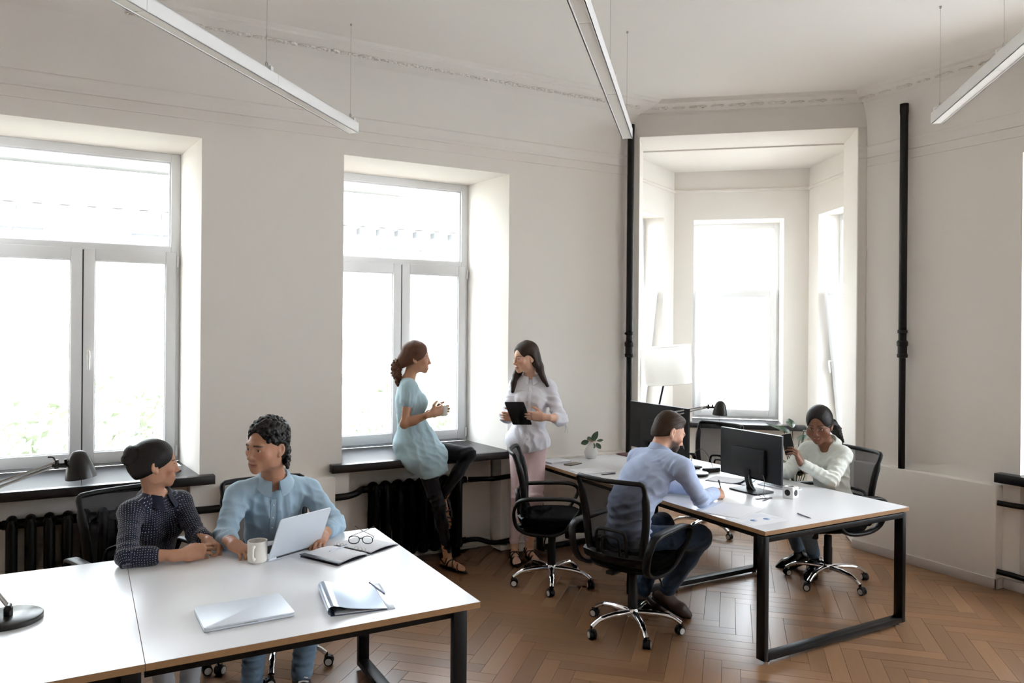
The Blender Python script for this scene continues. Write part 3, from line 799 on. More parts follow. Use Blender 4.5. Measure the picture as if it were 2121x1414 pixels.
    lb.tube(spline([Y(-.06, .50), Y(-.062, .59), Y(-.05, .625), Y(0, .63), Y(.05, .625), Y(.062, .59), Y(.06, .50)], 4), .008, 8)
    lb.build('lumbar_support', M_BLACKPL, r, smooth=60)
    cb = MB(); rows = []
    for z, o in ((.455, -.01), (.47, -.03), (.515, -.034), (.53, -.012)): rows.append([(x, back_y(z, x) + o, z) for x in np.linspace(-.225, .225, 15)])
    cb.grid(rows); rows = [[(x, back_y(z, x) + o, z) for x in np.linspace(-.225, .225, 15)] for z, o in ((.53, -.012), (.53, .012), (.455, .012), (.455, -.01))]
    cb.grid(rows); cb.build('back_crossbar', M_BLACKPL, r, smooth=60)
    # loop armrests
    for s in (-1, 1):
        pts = spline([(0, y, z) for y, z in ((-.245, .64), (-.20, .664), (-.10, .672), (.06, .676), (.15, .668), (.195, .638), (.195, .595), (.155, .53), (.10, .455), (.03, .415), (-.08, .408), (-.18, .422), (-.245, .465), (-.268, .54), (-.262, .60), (-.245, .64))], 3)[:-1]
        rows = []
        n = len(pts)
        for i in range(n):
            tt = (pts[(i + 1) % n] - pts[i - 1]).normalized(); nn = Vector((0, -tt.z, tt.y))
            z = pts[i].z; xc = s * (.232 + .052 * min(1, max(0, (z - .42) / .22)))
            hw, ht = .024 + (.006 if z > .655 else 0), .011
            rows.append([Vector((xc + a * hw, pts[i].y, z)) + nn * (b_ * ht) for a, b_ in ((-1, -.5), (-.8, -1), (.8, -1), (1, -.5), (1, .5), (.8, 1), (-.8, 1), (-1, .5))])
        a_ = MB(); a_.grid(rows, closed_u=True, closed_v=True); a_.build('armrest', M_BLACKPL, r, smooth=50)
    return r
CHAIR = make_chair()
def rz_of(dx, dy): return math.atan2(dy, dx) - PI / 2
CHAIRS = [
    ('empty black mesh office chair standing before the pink trousers', (3.007, 4.779), (.85, -.53)),
    ('black mesh office chair under the man seen from behind', (2.985, 3.80), (.94, .34)),
    ('black mesh office chair under the woman with the phone', (4.83, 3.845), (-.985, .17)),
    ('black mesh office chair behind the woman in the polka-dot blouse', (.29, 4.42), (.32, -.95)),
    ('black mesh office chair of the man behind the open laptop', (.94, 4.36), (0.05, -1)),
    ('empty black mesh office chair on the far side of the rear desk before the bay', (5.0, 5.33), (-.97, -.22)),
]
for i, (lab, (x, y), (dx, dy)) in enumerate(CHAIRS):
    o = CHAIR if i == 0 else copy_tree(CHAIR)
    o.location = (x, y, 0); o.rotation_euler = (0, 0, rz_of(dx, dy)); o['label'] = lab
    for ch in o.children:
        if ch.name.split('.')[0] in ('base_leg', 'caster'): ch.rotation_euler = (0, 0, math.radians((0, 30, 41, 10, 0, 26)[i]))
# ---------------------------------------------------------------- organic shapes: signed distance fields meshed with surface nets
def A3(v): return np.array(v, dtype=np.float64)
def unit(v): v = A3(v); return v / np.linalg.norm(v)
def basis(f, up=(0, 0, 1)):
    """columns: right, forward, up"""
    f = unit(f); r = unit(np.cross(f, up)); u = np.cross(r, f)
    return np.stack([r, f, u], 1)
def rotv(v, axis, deg):
    a = math.radians(deg); k = unit(axis); v = A3(v)
    return v * math.cos(a) + np.cross(k, v) * math.sin(a) + k * (k @ v) * (1 - math.cos(a))

class Field:
    def __init__(s): s.ops = []; s.cuts = []; s.disp = []
    def _add(s, fn, lo, hi, k, mode): s.ops.append((fn, lo - k, hi + k, k, mode)); return s
    def cap(s, a, b, ra, rb=None, k=.02, mode='u', flat=None):
        a, b = A3(a), A3(b); rb = ra if rb is None else rb; ab = b - a; L2 = max(ab @ ab, 1e-9)
        def fn(X, Y, Z):
            t = np.clip(((X - a[0]) * ab[0] + (Y - a[1]) * ab[1] + (Z - a[2]) * ab[2]) / L2, 0, 1)
            qx, qy, qz = X - a[0] - t * ab[0], Y - a[1] - t * ab[1], Z - a[2] - t * ab[2]
            d2 = qx * qx + qy * qy + qz * qz
            if flat is not None:
                n, f = flat; qn = qx * n[0] + qy * n[1] + qz * n[2]; d2 = d2 + (1 / (f * f) - 1) * qn * qn
                return (np.sqrt(d2) - (ra + (rb - ra) * t)) * (.5 + .5 * f)
            return np.sqrt(d2) - (ra + (rb - ra) * t)
        r = max(ra, rb); return s._add(fn, np.minimum(a, b) - r, np.maximum(a, b) + r, k, mode)
    def chain(s, pts, rs, k=.02, mode='u', flat=None):
        for i in range(len(pts) - 1): s.cap(pts[i], pts[i + 1], rs[i], rs[i + 1], k, mode, flat)
        return s
    def ell(s, c, r, R=None, k=.02, mode='u'):
        c, r = A3(c), A3(r) if np.ndim(r) else np.full(3, float(r)); Rm = np.eye(3) if R is None else R
        def fn(X, Y, Z):
            x, y, z = X - c[0], Y - c[1], Z - c[2]
            u = (x * Rm[0, 0] + y * Rm[1, 0] + z * Rm[2, 0]); v = (x * Rm[0, 1] + y * Rm[1, 1] + z * Rm[2, 1]); w_ = (x * Rm[0, 2] + y * Rm[1, 2] + z * Rm[2, 2])
            k0 = np.sqrt((u / r[0]) ** 2 + (v / r[1]) ** 2 + (w_ / r[2]) ** 2)
            k1 = np.sqrt((u / r[0] ** 2) ** 2 + (v / r[1] ** 2) ** 2 + (w_ / r[2] ** 2) ** 2) + 1e-9
            return k0 * (k0 - 1) / k1
        e = np.abs(Rm) @ r; return s._add(fn, c - e, c + e, k, mode)
    def cut(s, pt, n, k=.004): s.cuts.append((A3(pt), unit(n), k)); return s
    def bounds(s):
        us = [o for o in s.ops if o[4] == 'u']
        return np.min([o[1] for o in us], 0), np.max([o[2] for o in us], 0)
    def sample(s, lo, hi, h):
        n = np.ceil((hi - lo) / h).astype(int) + 1
        ax = [(lo[i] + h * np.arange(n[i])).astype(np.float32) for i in range(3)]
        D = np.full(n, 9.0, np.float32)
        for fn, a, b, k, mode in s.ops:
            m = max(.012, 2.5 * h)
            i0 = np.clip(np.floor((a - m - lo) / h).astype(int), 0, n); i1 = np.clip(np.ceil((b + m - lo) / h).astype(int) + 1, 0, n)
            if np.any(i1 <= i0): continue
            sl = tuple(slice(i0[i], i1[i]) for i in range(3))
            d = fn(ax[0][sl[0]][:, None, None], ax[1][sl[1]][None, :, None], ax[2][sl[2]][None, None, :]).astype(np.float32)
            old = D[sl]
            if mode == 'u':
                hh = np.maximum(k - np.abs(old - d), 0) / k; D[sl] = np.minimum(old, d) - hh * hh * k * .25
            else:
                d = -d; hh = np.maximum(k - np.abs(old - d), 0) / k; D[sl] = np.maximum(old, d) + hh * hh * k * .25
        if s.disp or s.cuts:
            idx = np.nonzero(np.abs(D) < .06); P = np.stack([ax[i][idx[i]] for i in range(3)], 1).astype(np.float64); d = D[idx].astype(np.float64)
            for fn in s.disp: d = d + fn(P)
            for pt, nn, k in s.cuts:
                e = (P - pt) @ nn; hh = np.maximum(k - np.abs(d - e), 0) / k; d = np.maximum(d, e) + hh * hh * k * .25
            D[idx] = d
            # deep inside voxels beyond a cut plane must leave as well
            idx = np.nonzero(D <= -.06)
            if len(idx[0]) and s.cuts:
                P = np.stack([ax[i][idx[i]] for i in range(3)], 1).astype(np.float64); d = D[idx].astype(np.float64)
                for pt, nn, k in s.cuts: d = np.maximum(d, (P - pt) @ nn)
                D[idx] = d
        return D
    def mesh(s, h, lo=None, hi=None, open_ends=False):
        a, b = s.bounds()
        lo = a - 2 * h if lo is None else A3(lo); hi = b + 2 * h if hi is None else A3(hi)
        D = s.sample(lo, hi, h)
        for ax_ in range(3):
            sl = [slice(None)] * 3
            for e in (0, -1): sl[ax_] = e; D[tuple(sl)] = np.maximum(D[tuple(sl)], h * .5)
        V, Fc = surface_nets(D, lo, h)
        return drop_caps(V, Fc, lo, hi, h) if open_ends else (V, Fc)

CORN = np.array([(i, j, k) for i in (0, 1) for j in (0, 1) for k in (0, 1)])
EDG = [(a, b) for a in range(8) for b in range(a + 1, 8) if np.abs(CORN[a] - CORN[b]).sum() == 1]
def surface_nets(D, lo, h):
    ins = D < 0
    c = [ins[i:D.shape[0] - 1 + i, j:D.shape[1] - 1 + j, k:D.shape[2] - 1 + k] for i, j, k in CORN]
    allin = c[0].copy(); anyin = c[0].copy()
    for q in c[1:]: allin &= q; anyin |= q
    cell = anyin & ~allin
    I = np.stack(np.nonzero(cell), 1)
    if len(I) == 0: return np.zeros((0, 3)), np.zeros((0, 4), int)
    val = np.stack([D[I[:, 0] + i, I[:, 1] + j, I[:, 2] + k] for i, j, k in CORN], 1).astype(np.float64)
    acc = np.zeros((len(I), 3)); cnt = np.zeros(len(I))
    for a, b in EDG:
        m = (val[:, a] < 0) != (val[:, b] < 0)
        t = np.where(m, val[:, a] / np.where(m, val[:, a] - val[:, b], 1), 0)
        acc += m[:, None] * (CORN[a] + t[:, None] * (CORN[b] - CORN[a])); cnt += m
    V = (I + acc / cnt[:, None]) * h + lo
    ids = np.full(cell.shape, -1, np.int32); ids[tuple(I.T)] = np.arange(len(I))
    F = []
    for ax_ in range(3):
        o = [(1, 2), (2, 0), (0, 1)][ax_]
        sl0 = [slice(None)] * 3; sl1 = [slice(None)] * 3; sl0[ax_] = slice(0, -1); sl1[ax_] = slice(1, None)
        for q in o: sl0[q] = slice(1, -1); sl1[q] = slice(1, -1)
        s0, s1 = ins[tuple(sl0)], ins[tuple(sl1)]
        E = np.stack(np.nonzero(s0 != s1), 1)
        if len(E) == 0: continue
        flip = s0[tuple(E.T)]
        for q in o: E[:, q] += 1
        u = np.zeros(3, int); v = np.zeros(3, int); u[o[0]] = 1; v[o[1]] = 1
        q4 = [ids[tuple((E - u - v).T)], ids[tuple((E - v).T)], ids[tuple(E.T)], ids[tuple((E - u).T)]]
        f = np.stack(q4, 1); f[~flip] = f[~flip][:, ::-1]
        F.append(f)
    return V, np.concatenate(F)

def drop_caps(V, F, lo, hi, h):
    """remove the flat faces a sampling box leaves where it cuts through a limb"""
    if not len(F): return V, F
    c = V[F].mean(1); n = np.cross(V[F[:, 2]] - V[F[:, 0]], V[F[:, 3]] - V[F[:, 1]]); n = np.abs(n) / (np.linalg.norm(n, axis=1)[:, None] + 1e-12)
    inside = np.all((c > lo - 1.6 * h) & (c < hi + 1.6 * h), 1); bad = np.zeros(len(F), bool)
    for i in range(3):
        near = (np.abs(c[:, i] - lo[i]) < 1.9 * h) | (np.abs(c[:, i] - hi[i]) < 1.9 * h); bad |= near & (n[:, i] > .85)
    return V, F[~(bad & inside)]

def organic(name, pieces, mats, parent, color=None, attr=None, faces_mat=None):
    """pieces: list of (V, F) joined to one smooth mesh object; positions are world, stored relative to parent"""
    o0 = 0; Vs, Fs = [], []
    for V, F in pieces:
        Vs.append(V); Fs.append(F + o0); o0 += len(V)
    V = np.concatenate(Vs); F = np.concatenate(Fs)
    base = A3(parent.location)
    me = bpy.data.meshes.new(name)
    me.vertices.add(len(V)); me.vertices.foreach_set('co', (V - base).astype('f').ravel())
    me.loops.add(F.size); me.loops.foreach_set('vertex_index', F.astype('i').ravel())
    me.polygons.add(len(F)); me.polygons.foreach_set('loop_start', np.arange(0, F.size, 4, dtype='i'))
    me.polygons.foreach_set('use_smooth', np.ones(len(F), bool))
    me.materials.append(mats)
    me.update(calc_edges=True)
    if color is not None:
        c = np.ones((len(V), 4), 'f'); c[:, :3] = color(V)
        a = me.attributes.new('Col', 'FLOAT_COLOR', 'POINT'); a.data.foreach_set('color', c.ravel())
    if attr is not None:
        a = me.attributes.new('cloth_uv', 'FLOAT_VECTOR', 'POINT'); a.data.foreach_set('vector', attr(V).astype('f').ravel())
    o = bpy.data.objects.new(name, me); COL.objects.link(o); o.parent = parent
    return o

def sm(a, b, x): t = np.clip((x - a) / (b - a), 0, 1); return t * t * (3 - 2 * t)
def waves(seed, scale, amp, n=6):
    """soft irregular relief"""
    r = np.random.RandomState(seed); K = r.normal(size=(n, 3)); K = K / np.linalg.norm(K, axis=1)[:, None] * scale * r.uniform(.6, 1.5, (n, 1)); ph = r.uniform(0, 6.28, n)
    def fn(P):
        q = P + .25 / scale * np.sin(P[:, [1, 2, 0]] * scale * .9 + 1.7) * 3
        return amp * np.sin(q @ K.T + ph).sum(1) / math.sqrt(n)
    return fn
def fold(c, rad, d, lam, amp, warp=1.0):
    """local packet of cloth folds around c, crests perpendicular to d"""
    c = A3(c); d = unit(d)
    def fn(P):
        q = P - c; w_ = np.exp(-(q * q).sum(1) / (rad * rad))
        s = q @ d / lam * 2 * PI + warp * np.sin(P @ A3((23, 31, 19)) + 2 * np.sin(P @ A3((-17, 13, 29))))
        return amp * w_ * (np.abs(np.sin(s * .5)) * 2 - 1)
    return fn

# ---------------------------------------------------------------- body parts
class Head:
    def __init__(s, c, f, up=(0, 0, 1), female=False, scale=1.0, cheeks=0.0):
        s.c = A3(c); s.R = basis(f, up); s.f = female; s.s = scale; s.ck = cheeks
    def w(s, p): return s.c + s.R @ (A3(p) * s.s)
    def loc(s, P): return (P - s.c) @ s.R / s.s
    def add(s, F, smile=0.0, ears=True):
        S = s.s; W = s.w; R = s.R; f = s.f
        def e(c, r, k, mode='u', Rm=None): F.ell(W(c), A3(r) * S, R if Rm is None else Rm, k * S, mode)
        def cp(pts, rs, k, mode='u'): F.chain([W(p) for p in pts], [r * S for r in rs], k * S, mode)
        jw = .93 if f else 1.0
        e((0, -.012, .035), (.075, .097, .086), .02)
        e((0, .020, -.004), (.066 * jw, .078, .084), .03)
        e((0, .026, -.060), (.054 * jw, .060, .048), .03)
        e((0, .076, -.099), (.022 * jw, .018, .017), .028)
        for q in (-1, 1):
            e((q * .050 * jw, .002, -.052), (.014, .030, .034), .03)
            e((q * .045 * jw, .064, -.020), (.020, .017, .017), .028)
        if s.ck:
            for q in (-1, 1): e((q * .046, .050, -.042), (.026 + .01 * s.ck, .028, .028), .03)
            e((0, .03, -.085), (.050, .05, .026), .03)
        if not f: cp([(-.036, .086, .024), (0, .090, .020), (.036, .086, .024)], [.010, .009, .010], .022)
        for q in (-1, 1):
            e((q * .033, .104, .004), (.021, .017, .0125), .014, 's')
            e((q * .0325, .0785, .003), .0125, .003)
            cp([(q * .048, .078, .004), (q * .040, .0865, .0095), (q * .031, .0895, .0115), (q * .019, .087, .005)], [.003, .003, .003, .0028], .005)
            cp([(q * .047, .079, .001), (q * .034, .0885, -.0075), (q * .020, .086, 0)], [.0026, .0026, .0024], .005)
        cp([(0, .091, .016), (0, .0985, -.004), (0, .109, -.028)], [.0075, .0080, .0105], .013)
        e((0, .1125, -.0335), (.0115, .0105, .0095), .008)
        for q in (-1, 1):
            e((q * .0125, .1005, -.0375), (.0075, .0095, .007), .006)
            e((q * .0065, .1085, -.0445), (.0032, .005, .0035), .003, 's')
        e((0, .083, -.068), (.030 * jw, .017, .024), .02)
        sx, sz = .0235 + .006 * smile, .006 * smile
        cp([(-sx, .088, -.0665 + sz), (-.008, .0995, -.0625), (0, .0995, -.0640), (.008, .0995, -.0625), (sx, .088, -.0665 + sz)], [.003, .0045, .004, .0045, .003], .005)
        cp([(-sx * .85, .088, -.0715 + sz), (0, .0985, -.0765), (sx * .85, .088, -.0715 + sz)], [.003, .0055, .003], .006)
        cp([(-sx, .094, -.0685 + sz), (0, .1035, -.0690), (sx, .094, -.0685 + sz)], [.0016, .0022 + .001 * smile, .0016], .003, 's')
        if ears:
            for q in (-1, 1):
                Rm = R @ np.array([[math.cos(.35 * q), -math.sin(.35 * q), 0], [math.sin(.35 * q), math.cos(.35 * q), 0], [0, 0, 1]])
                e((q * .079 * (.97 if f else 1), -.014, -.002), (.0075, .0185, .031), .008, Rm=Rm)
                e((q * .085, -.010, .002), (.006, .010, .018), .005, 's', Rm)
                e((q * .077, -.004, -.030), (.006, .009, .010), .008)
        return s
    def skin(s, P, base, lips, brow, eye=(45, 30, 22), stubble=None, browthin=False):
        q = s.loc(P); n = len(P); q = np.where((np.linalg.norm(q, axis=1) < .17)[:, None], q, A3((0, -1, 1))); x, y, z = np.abs(q[:, 0]), q[:, 1], q[:, 2]
        c = np.tile(A3(lin(base)[:3]), (n, 1))
        def blend(m, col): 
            nonlocal c; c = c * (1 - m[:, None]) + m[:, None] * A3(lin(col)[:3])
        face = sm(.03, .05, y)
        red = A3(base) * A3((1.06, .90, .88))
        blend(face * .6 * np.exp(-((x - .042) ** 2 + (z + .025) ** 2) / .0005), np.clip(red, 0, 255))
        if stubble: blend(sm(-.030, -.055, z + .25 * (.06 - np.minimum(x, .06))) * sm(-.02, .02, y) * np.where(z < -.02, 1, 0) * (1 - np.exp(-((x / .02) ** 2 + ((z + .068) / .010) ** 2) * .8) * .7), stubble)
        lp = face * np.exp(-((x / .024) ** 4 + ((z + .0692) / .0095) ** 4)) * sm(.084, .092, y)
        blend(np.clip(lp * 1.2, 0, 1), lips)
        bl = .026 - .10 * np.maximum(x - .034, 0) + .05 * np.minimum(x - .034, 0)
        bm = np.exp(-((z - bl) / (.0032 if browthin else .0045)) ** 4) * sm(.010, .016, x) * (1 - sm(.048, .055, x)) * sm(.05, .06, y)
        blend(bm * .9, brow)
        # eyes: eyeball surface seen between the lids
        ec = np.stack([np.sign(q[:, 0]) * .0325, np.full(n, .0785), np.full(n, .003)], 1); d = q - ec; r = np.linalg.norm(d, axis=1)
        on = (r < .0138) & (d[:, 1] > .006) & (np.abs(d[:, 2]) < .0062)
        blend(on * .95, (205, 198, 192))
        ir = np.hypot(d[:, 0], d[:, 2])
        blend((on & (ir < .0062)) * 1.0, eye)
        ll = np.exp(-((r - .0135) / .003) ** 2) * np.exp(-((d[:, 2] - .0068) / .0022) ** 2) * (d[:, 1] > .002)
        blend(np.clip(ll, 0, .9), (35, 24, 20))
        return c

def arm(F, s, e, w_, female=False, k=.02):
    s, e, w_ = A3(s), A3(e), A3(w_); g = .86 if female else 1.0
    F.cap(s, e, .047 * g, .037 * g, k)
    F.cap(e, e + (w_ - e) * .35, .038 * g, .039 * g, k); F.cap(e + (w_ - e) * .3, w_, .039 * g, .0245 * g, k)
FING = {'i': ((.028, .090, .001), (.041, .025, .021), .0092), 'm': ((.009, .095, .003), (.045, .029, .022), .0094), 'r': ((-.010, .090, .001), (.041, .027, .021), .0088), 'l': ((-.027, .081, -.003), (.032, .021, .019), .0078)}
def hand(F, w_, f, pn, side, curl=(25, 30, 20), thumb=0.3, scale=1.0, percurl=None, splay=3.0):
    """side 'r'/'l'; pn direction the palm faces; curl degrees of the three joints; thumb 0 open .. 1 across the palm"""
    w_ = A3(w_); f = unit(f); pn = A3(pn); pn = unit(pn - f * (pn @ f))
    ex = np.cross(f, pn) if side == 'r' else np.cross(pn, f); ez = -pn
    S = scale
    def W(p): return w_ + (ex * p[0] + f * p[1] + ez * p[2]) * S
    def D(p): return ex * p[0] + f * p[1] + ez * p[2]
    flat = (ez, .72)
    F.cap(W((0, -.05, 0)), W((0, .012, 0)), .0265 * S, .026 * S, .02 * S, flat=flat)
    for key in 'imrl':
        kn = FING[key][0]; F.cap(W((kn[0] * .62, .014, 0)), W(kn), .0150 * S, .0120 * S, .018 * S)
    F.cap(W((.022, .02, -.006)), W((.026, .052, -.008)), .0155 * S, .013 * S, .018 * S)
    F.cap(W((-.022, .02, -.005)), W((-.022, .055, -.005)), .0135 * S, .012 * S, .018 * S)
    tips = {}
    for n_, key in enumerate('imrl'):
        kn, ls, r = FING[key]; cu = percurl[n_] if percurl else curl
        p = W(kn); a = 0.0; sp = math.radians(splay * (1.5 - n_))
        for j in range(3):
            a += math.radians(cu[j]); d = D((math.sin(sp), math.cos(a) * math.cos(sp), -math.sin(a)))
            q = p + d * ls[j] * S; F.cap(p, q, r * S * (1 - .10 * j), r * S * (.90 - .10 * j), .004 * S); p = q
        tips[key] = p
    o_, c_ = ((.72, .60, -.35), (.45, .85, -.30), (.30, .93, -.25)), ((.38, .58, -.72), (-.12, .78, -.62), (-.40, .72, -.56))
    ds = [D(unit(A3(o_[i]) * (1 - thumb) + A3(c_[i]) * thumb)) for i in range(3)]
    p = W((.022, .020, -.004))
    for d, l_, ra, rb, kk in ((ds[0], .042, .0145, .0115, .014), (ds[1], .032, .0112, .0098, .006), (ds[2], .026, .0098, .0078, .004)):
        q = p + d * l_ * S; F.cap(p, q, ra * S, rb * S, kk * S); p = q
    tips['t'] = p
    return W, D, tips

def torso(F, pel, nb, sr, sl, female=False, grow=0.0, mid=None, hips=1.0, k=.05):
    pel, nb, sr, sl = A3(pel), A3(nb), A3(sr), A3(sl)
    up = unit(nb - pel); rv = sr - sl; rv = unit(rv - up * (rv @ up)); fv = np.cross(up, rv); L = np.linalg.norm(nb - pel)
    R = np.stack([rv, fv, up], 1); g = grow
    mid = pel + up * .36 * L if mid is None else A3(mid)
    ch = pel + (nb - pel) * .68; ch = ch + (mid - (pel + up * .36 * L)) * .45
    if female:
        F.ell(ch, (.128 + g, .095 + g, .15), R, k); F.ell(mid, (.112 + g, .090 + g, .17), R, k); F.ell(pel, ((.150 + g) * hips, .115 + g, .12), R, k)
        for q in (-1, 1): F.ell(ch + rv * q * .066 + fv * (.070 + g * .6) - up * .01, (.052 + g * .5, .047 + g * .5, .055 + g * .5), R, .045)
    else:
        F.ell(ch, (.152 + g, .108 + g, .165), R, k); F.ell(mid, (.138 + g, .102 + g, .18), R, k); F.ell(pel, ((.155 + g) * hips, .115 + g, .12), R, k)
    r = .046 if female else .052
    F.cap(sr, sl, r + g * .6, None, k)
    for q in (sr, sl): F.cap(nb + up * .008, nb + (q - nb) * .7, .040 + g * .4, r + g * .5, .04)
    return R

def cloth_mat(name, rgb, rough=.85, weave=900, wstr=.25, wrinkle=(26, .25), var=.04, sheen=.15):
    m, nt, p = new_mat(name)
    N = nt.nodes; co = N.new('ShaderNodeTexCoord').outputs['Object']
    b = lin(rgb)
    n1 = N.new('ShaderNodeTexNoise'); n1.inputs['Scale'].default_value = 18; n1.inputs['Detail'].default_value = 5; link(nt, co, n1.inputs['Vector'])
    mx = N.new('ShaderNodeMix'); mx.data_type = 'RGBA'; mx.inputs[6].default_value = tuple(v * (1 - var) for v in b[:3]) + (1,); mx.inputs[7].default_value = tuple(min(1, v * (1 + var)) for v in b[:3]) + (1,)
    link(nt, n1.outputs['Fac'], mx.inputs[0]); link(nt, mx.outputs[2], p.inputs['Base Color'])
    n2 = N.new('ShaderNodeTexNoise'); n2.inputs['Scale'].default_value = weave; link(nt, co, n2.inputs['Vector'])
    n3 = N.new('ShaderNodeTexNoise'); n3.inputs['Scale'].default_value = wrinkle[0]; n3.inputs['Detail'].default_value = 3; n3.inputs['Distortion'].default_value = .5; link(nt, co, n3.inputs['Vector'])
    b1 = N.new('ShaderNodeBump'); b1.inputs['Strength'].default_value = wstr; b1.inputs['Distance'].default_value = .001; link(nt, n2.outputs['Fac'], b1.inputs['Height'])
    b2 = N.new('ShaderNodeBump'); b2.inputs['Strength'].default_value = wrinkle[1]; b2.inputs['Distance'].default_value = .010; link(nt, n3.outputs['Fac'], b2.inputs['Height']); link(nt, b1.outputs[0], b2.inputs['Normal'])
    link(nt, b2.outputs[0], p.inputs['Normal'])
    p.inputs['Roughness'].default_value = rough; p.inputs['Specular IOR Level'].default_value = .25; p.inputs['Sheen Weight'].default_value = sheen
    return m
def skin_mat(name):
    m, nt, p = new_mat(name); N = nt.nodes
    a = N.new('ShaderNodeAttribute'); a.attribute_name = 'Col'
    co = N.new('ShaderNodeTexCoord').outputs['Object']
    n = N.new('ShaderNodeTexNoise'); n.inputs['Scale'].default_value = 60; n.inputs['Detail'].default_value = 4; link(nt, co, n.inputs['Vector'])
    mr = N.new('ShaderNodeMapRange'); mr.inputs['To Min'].default_value = .93; mr.inputs['To Max'].default_value = 1.07; link(nt, n.outputs['Fac'], mr.inputs[0])
    mx = N.new('ShaderNodeMix'); mx.data_type = 'RGBA'; mx.blend_type = 'MULTIPLY'; mx.inputs[0].default_value = 1; link(nt, a.outputs['Color'], mx.inputs[6]); link(nt, mr.outputs[0], mx.inputs[7])
    link(nt, mx.outputs[2], p.inputs['Base Color']); p.inputs['Roughness'].default_value = .48; p.inputs['Specular IOR Level'].default_value = .4
    p.inputs['Subsurface Weight'].default_value = .12; p.inputs['Subsurface Radius'].default_value = (.012, .005, .003); p.inputs['Subsurface Scale'].default_value = .5
    return m
M_SKIN = skin_mat('skin')
def hair_mat(name, rgb, rough=.48):
    m, nt, p = new_mat(name); N = nt.nodes
    a = N.new('ShaderNodeAttribute'); a.attribute_name = 'cloth_uv'
    mp = N.new('ShaderNodeMapping'); mp.inputs['Scale'].default_value = (520, 16, 1); link(nt, a.outputs['Vector'], mp.inputs['Vector'])
    n = N.new('ShaderNodeTexNoise'); n.inputs['Scale'].default_value = 1.0; n.inputs['Detail'].default_value = 3; link(nt, mp.outputs[0], n.inputs['Vector'])
    b = lin(rgb); mx = N.new('ShaderNodeMix'); mx.data_type = 'RGBA'; mx.inputs[6].default_value = tuple(v * .35 for v in b[:3]) + (1,); mx.inputs[7].default_value = tuple(v * 1.75 for v in b[:3]) + (1,)
    link(nt, n.outputs['Fac'], mx.inputs[0]); link(nt, mx.outputs[2], p.inputs['Base Color'])
    bp = N.new('ShaderNodeBump'); bp.inputs['Strength'].default_value = .55; bp.inputs['Distance'].default_value = .0025; link(nt, n.outputs['Fac'], bp.inputs['Height']); link(nt, bp.outputs[0], p.inputs['Normal'])
    p.inputs['Roughness'].default_value = rough; p.inputs['Specular IOR Level'].default_value = .28
    return m
def hair_uv(H, axis):
    a = unit(axis); u = unit(np.cross(a, (0.31, .2, .93))) if abs(a[2]) < .9 else A3((1, 0, 0)); v = np.cross(a, u)
    def fn(V):
        q = H.loc(V); an = np.arctan2(q @ u, q @ v); return np.stack([an * .09 + .012 * np.sin(q @ a * 30), q @ a, 0 * an], 1)
    return fn

def collar(parent, nb, R, r, h, gap, mat_, lay=.028, spread=1.25, thick=.0022, front_drop=.03, name='collar'):
    """folded shirt collar round the neck; R columns right, forward, up; gap = half opening angle at the throat (deg)"""
    nb = A3(nb); base = A3(parent.location); b = MB(); n = 30; inner, rows = [], []
    for i in range(n + 1):
        a = math.radians(gap) + (2 * PI - 2 * math.radians(gap)) * i / n
        d = R[:, 0] * math.sin(a) + R[:, 1] * math.cos(a); fr = (1 + math.cos(a)) / 2
        z0 = -front_drop * fr ** 1.5
        tip = math.exp(-(min(i, n - i) / 3.6) ** 2)
        ring = []
        for rr, zz in ((r, z0 - .012), (r + .001, z0 + h * .55), (r + .004, z0 + h), (r + .010, z0 + h * .98), (r + lay * .7, z0 + h * .45 - tip * .008), (r + lay * spread + tip * .010, z0 - .004 - tip * .030),
                       (r + lay * spread + tip * .010 - thick, z0 - .006 - tip * .030), (r + lay * .7 - thick, z0 + h * .42 - tip * .008), (r + .007, z0 + h * .9), (r + .004, z0 + h * .5), (r + .003, z0 - .012)):
            ring.append(tuple(nb + d * rr + R[:, 2] * zz - base))
        rows.append(ring)
    b.grid(rows, closed_u=True, caps=True)
    return b.build(name, mat_, parent, smooth=50)

def front_line(V, o, R, zs, side=0.0, fwd=1):
    """points down the front of a cloth surface, at lateral offset side"""
    q = (V - A3(o)) @ R; out = []
    for z in zs:
        m = (np.abs(q[:, 0] - side) < .012) & (np.abs(q[:, 2] - z) < .012)
        if m.sum(): out.append((side, float((q[m, 1] * fwd).max() * fwd), z))
    return [A3(o) + R @ A3(p) for p in out]
def placket(parent, pts, R, mat_, btn_mat, w_=.013, nbtn=4, name='placket'):
    base = A3(parent.location); b = MB(); rows = []
    P = [Vector(p - base) for p in pts]; P = spline(P, 2) if len(P) > 2 else P
    rv = Vector(R[:, 0]); fv = Vector(R[:, 1])
    for p in P: rows.append([p - rv * w_ + fv * .0015, p - rv * w_ * .95 + fv * .004, p + rv * w_ * .95 + fv * .004, p + rv * w_ + fv * .0015, p + rv * w_ - fv * .004, p - rv * w_ - fv * .004])
    b.grid(rows, closed_u=True, caps=True); o = b.build(name, mat_, parent, smooth=40)
    for i in range(nbtn):
        p = P[int((i + .5) / nbtn * (len(P) - 1))]; bb = MB(); bb.ellipsoid(p + fv * .0045, (.0048, .0048, .0048), 10, 6); bb.build('button', btn_mat, o, smooth=60)
    return o

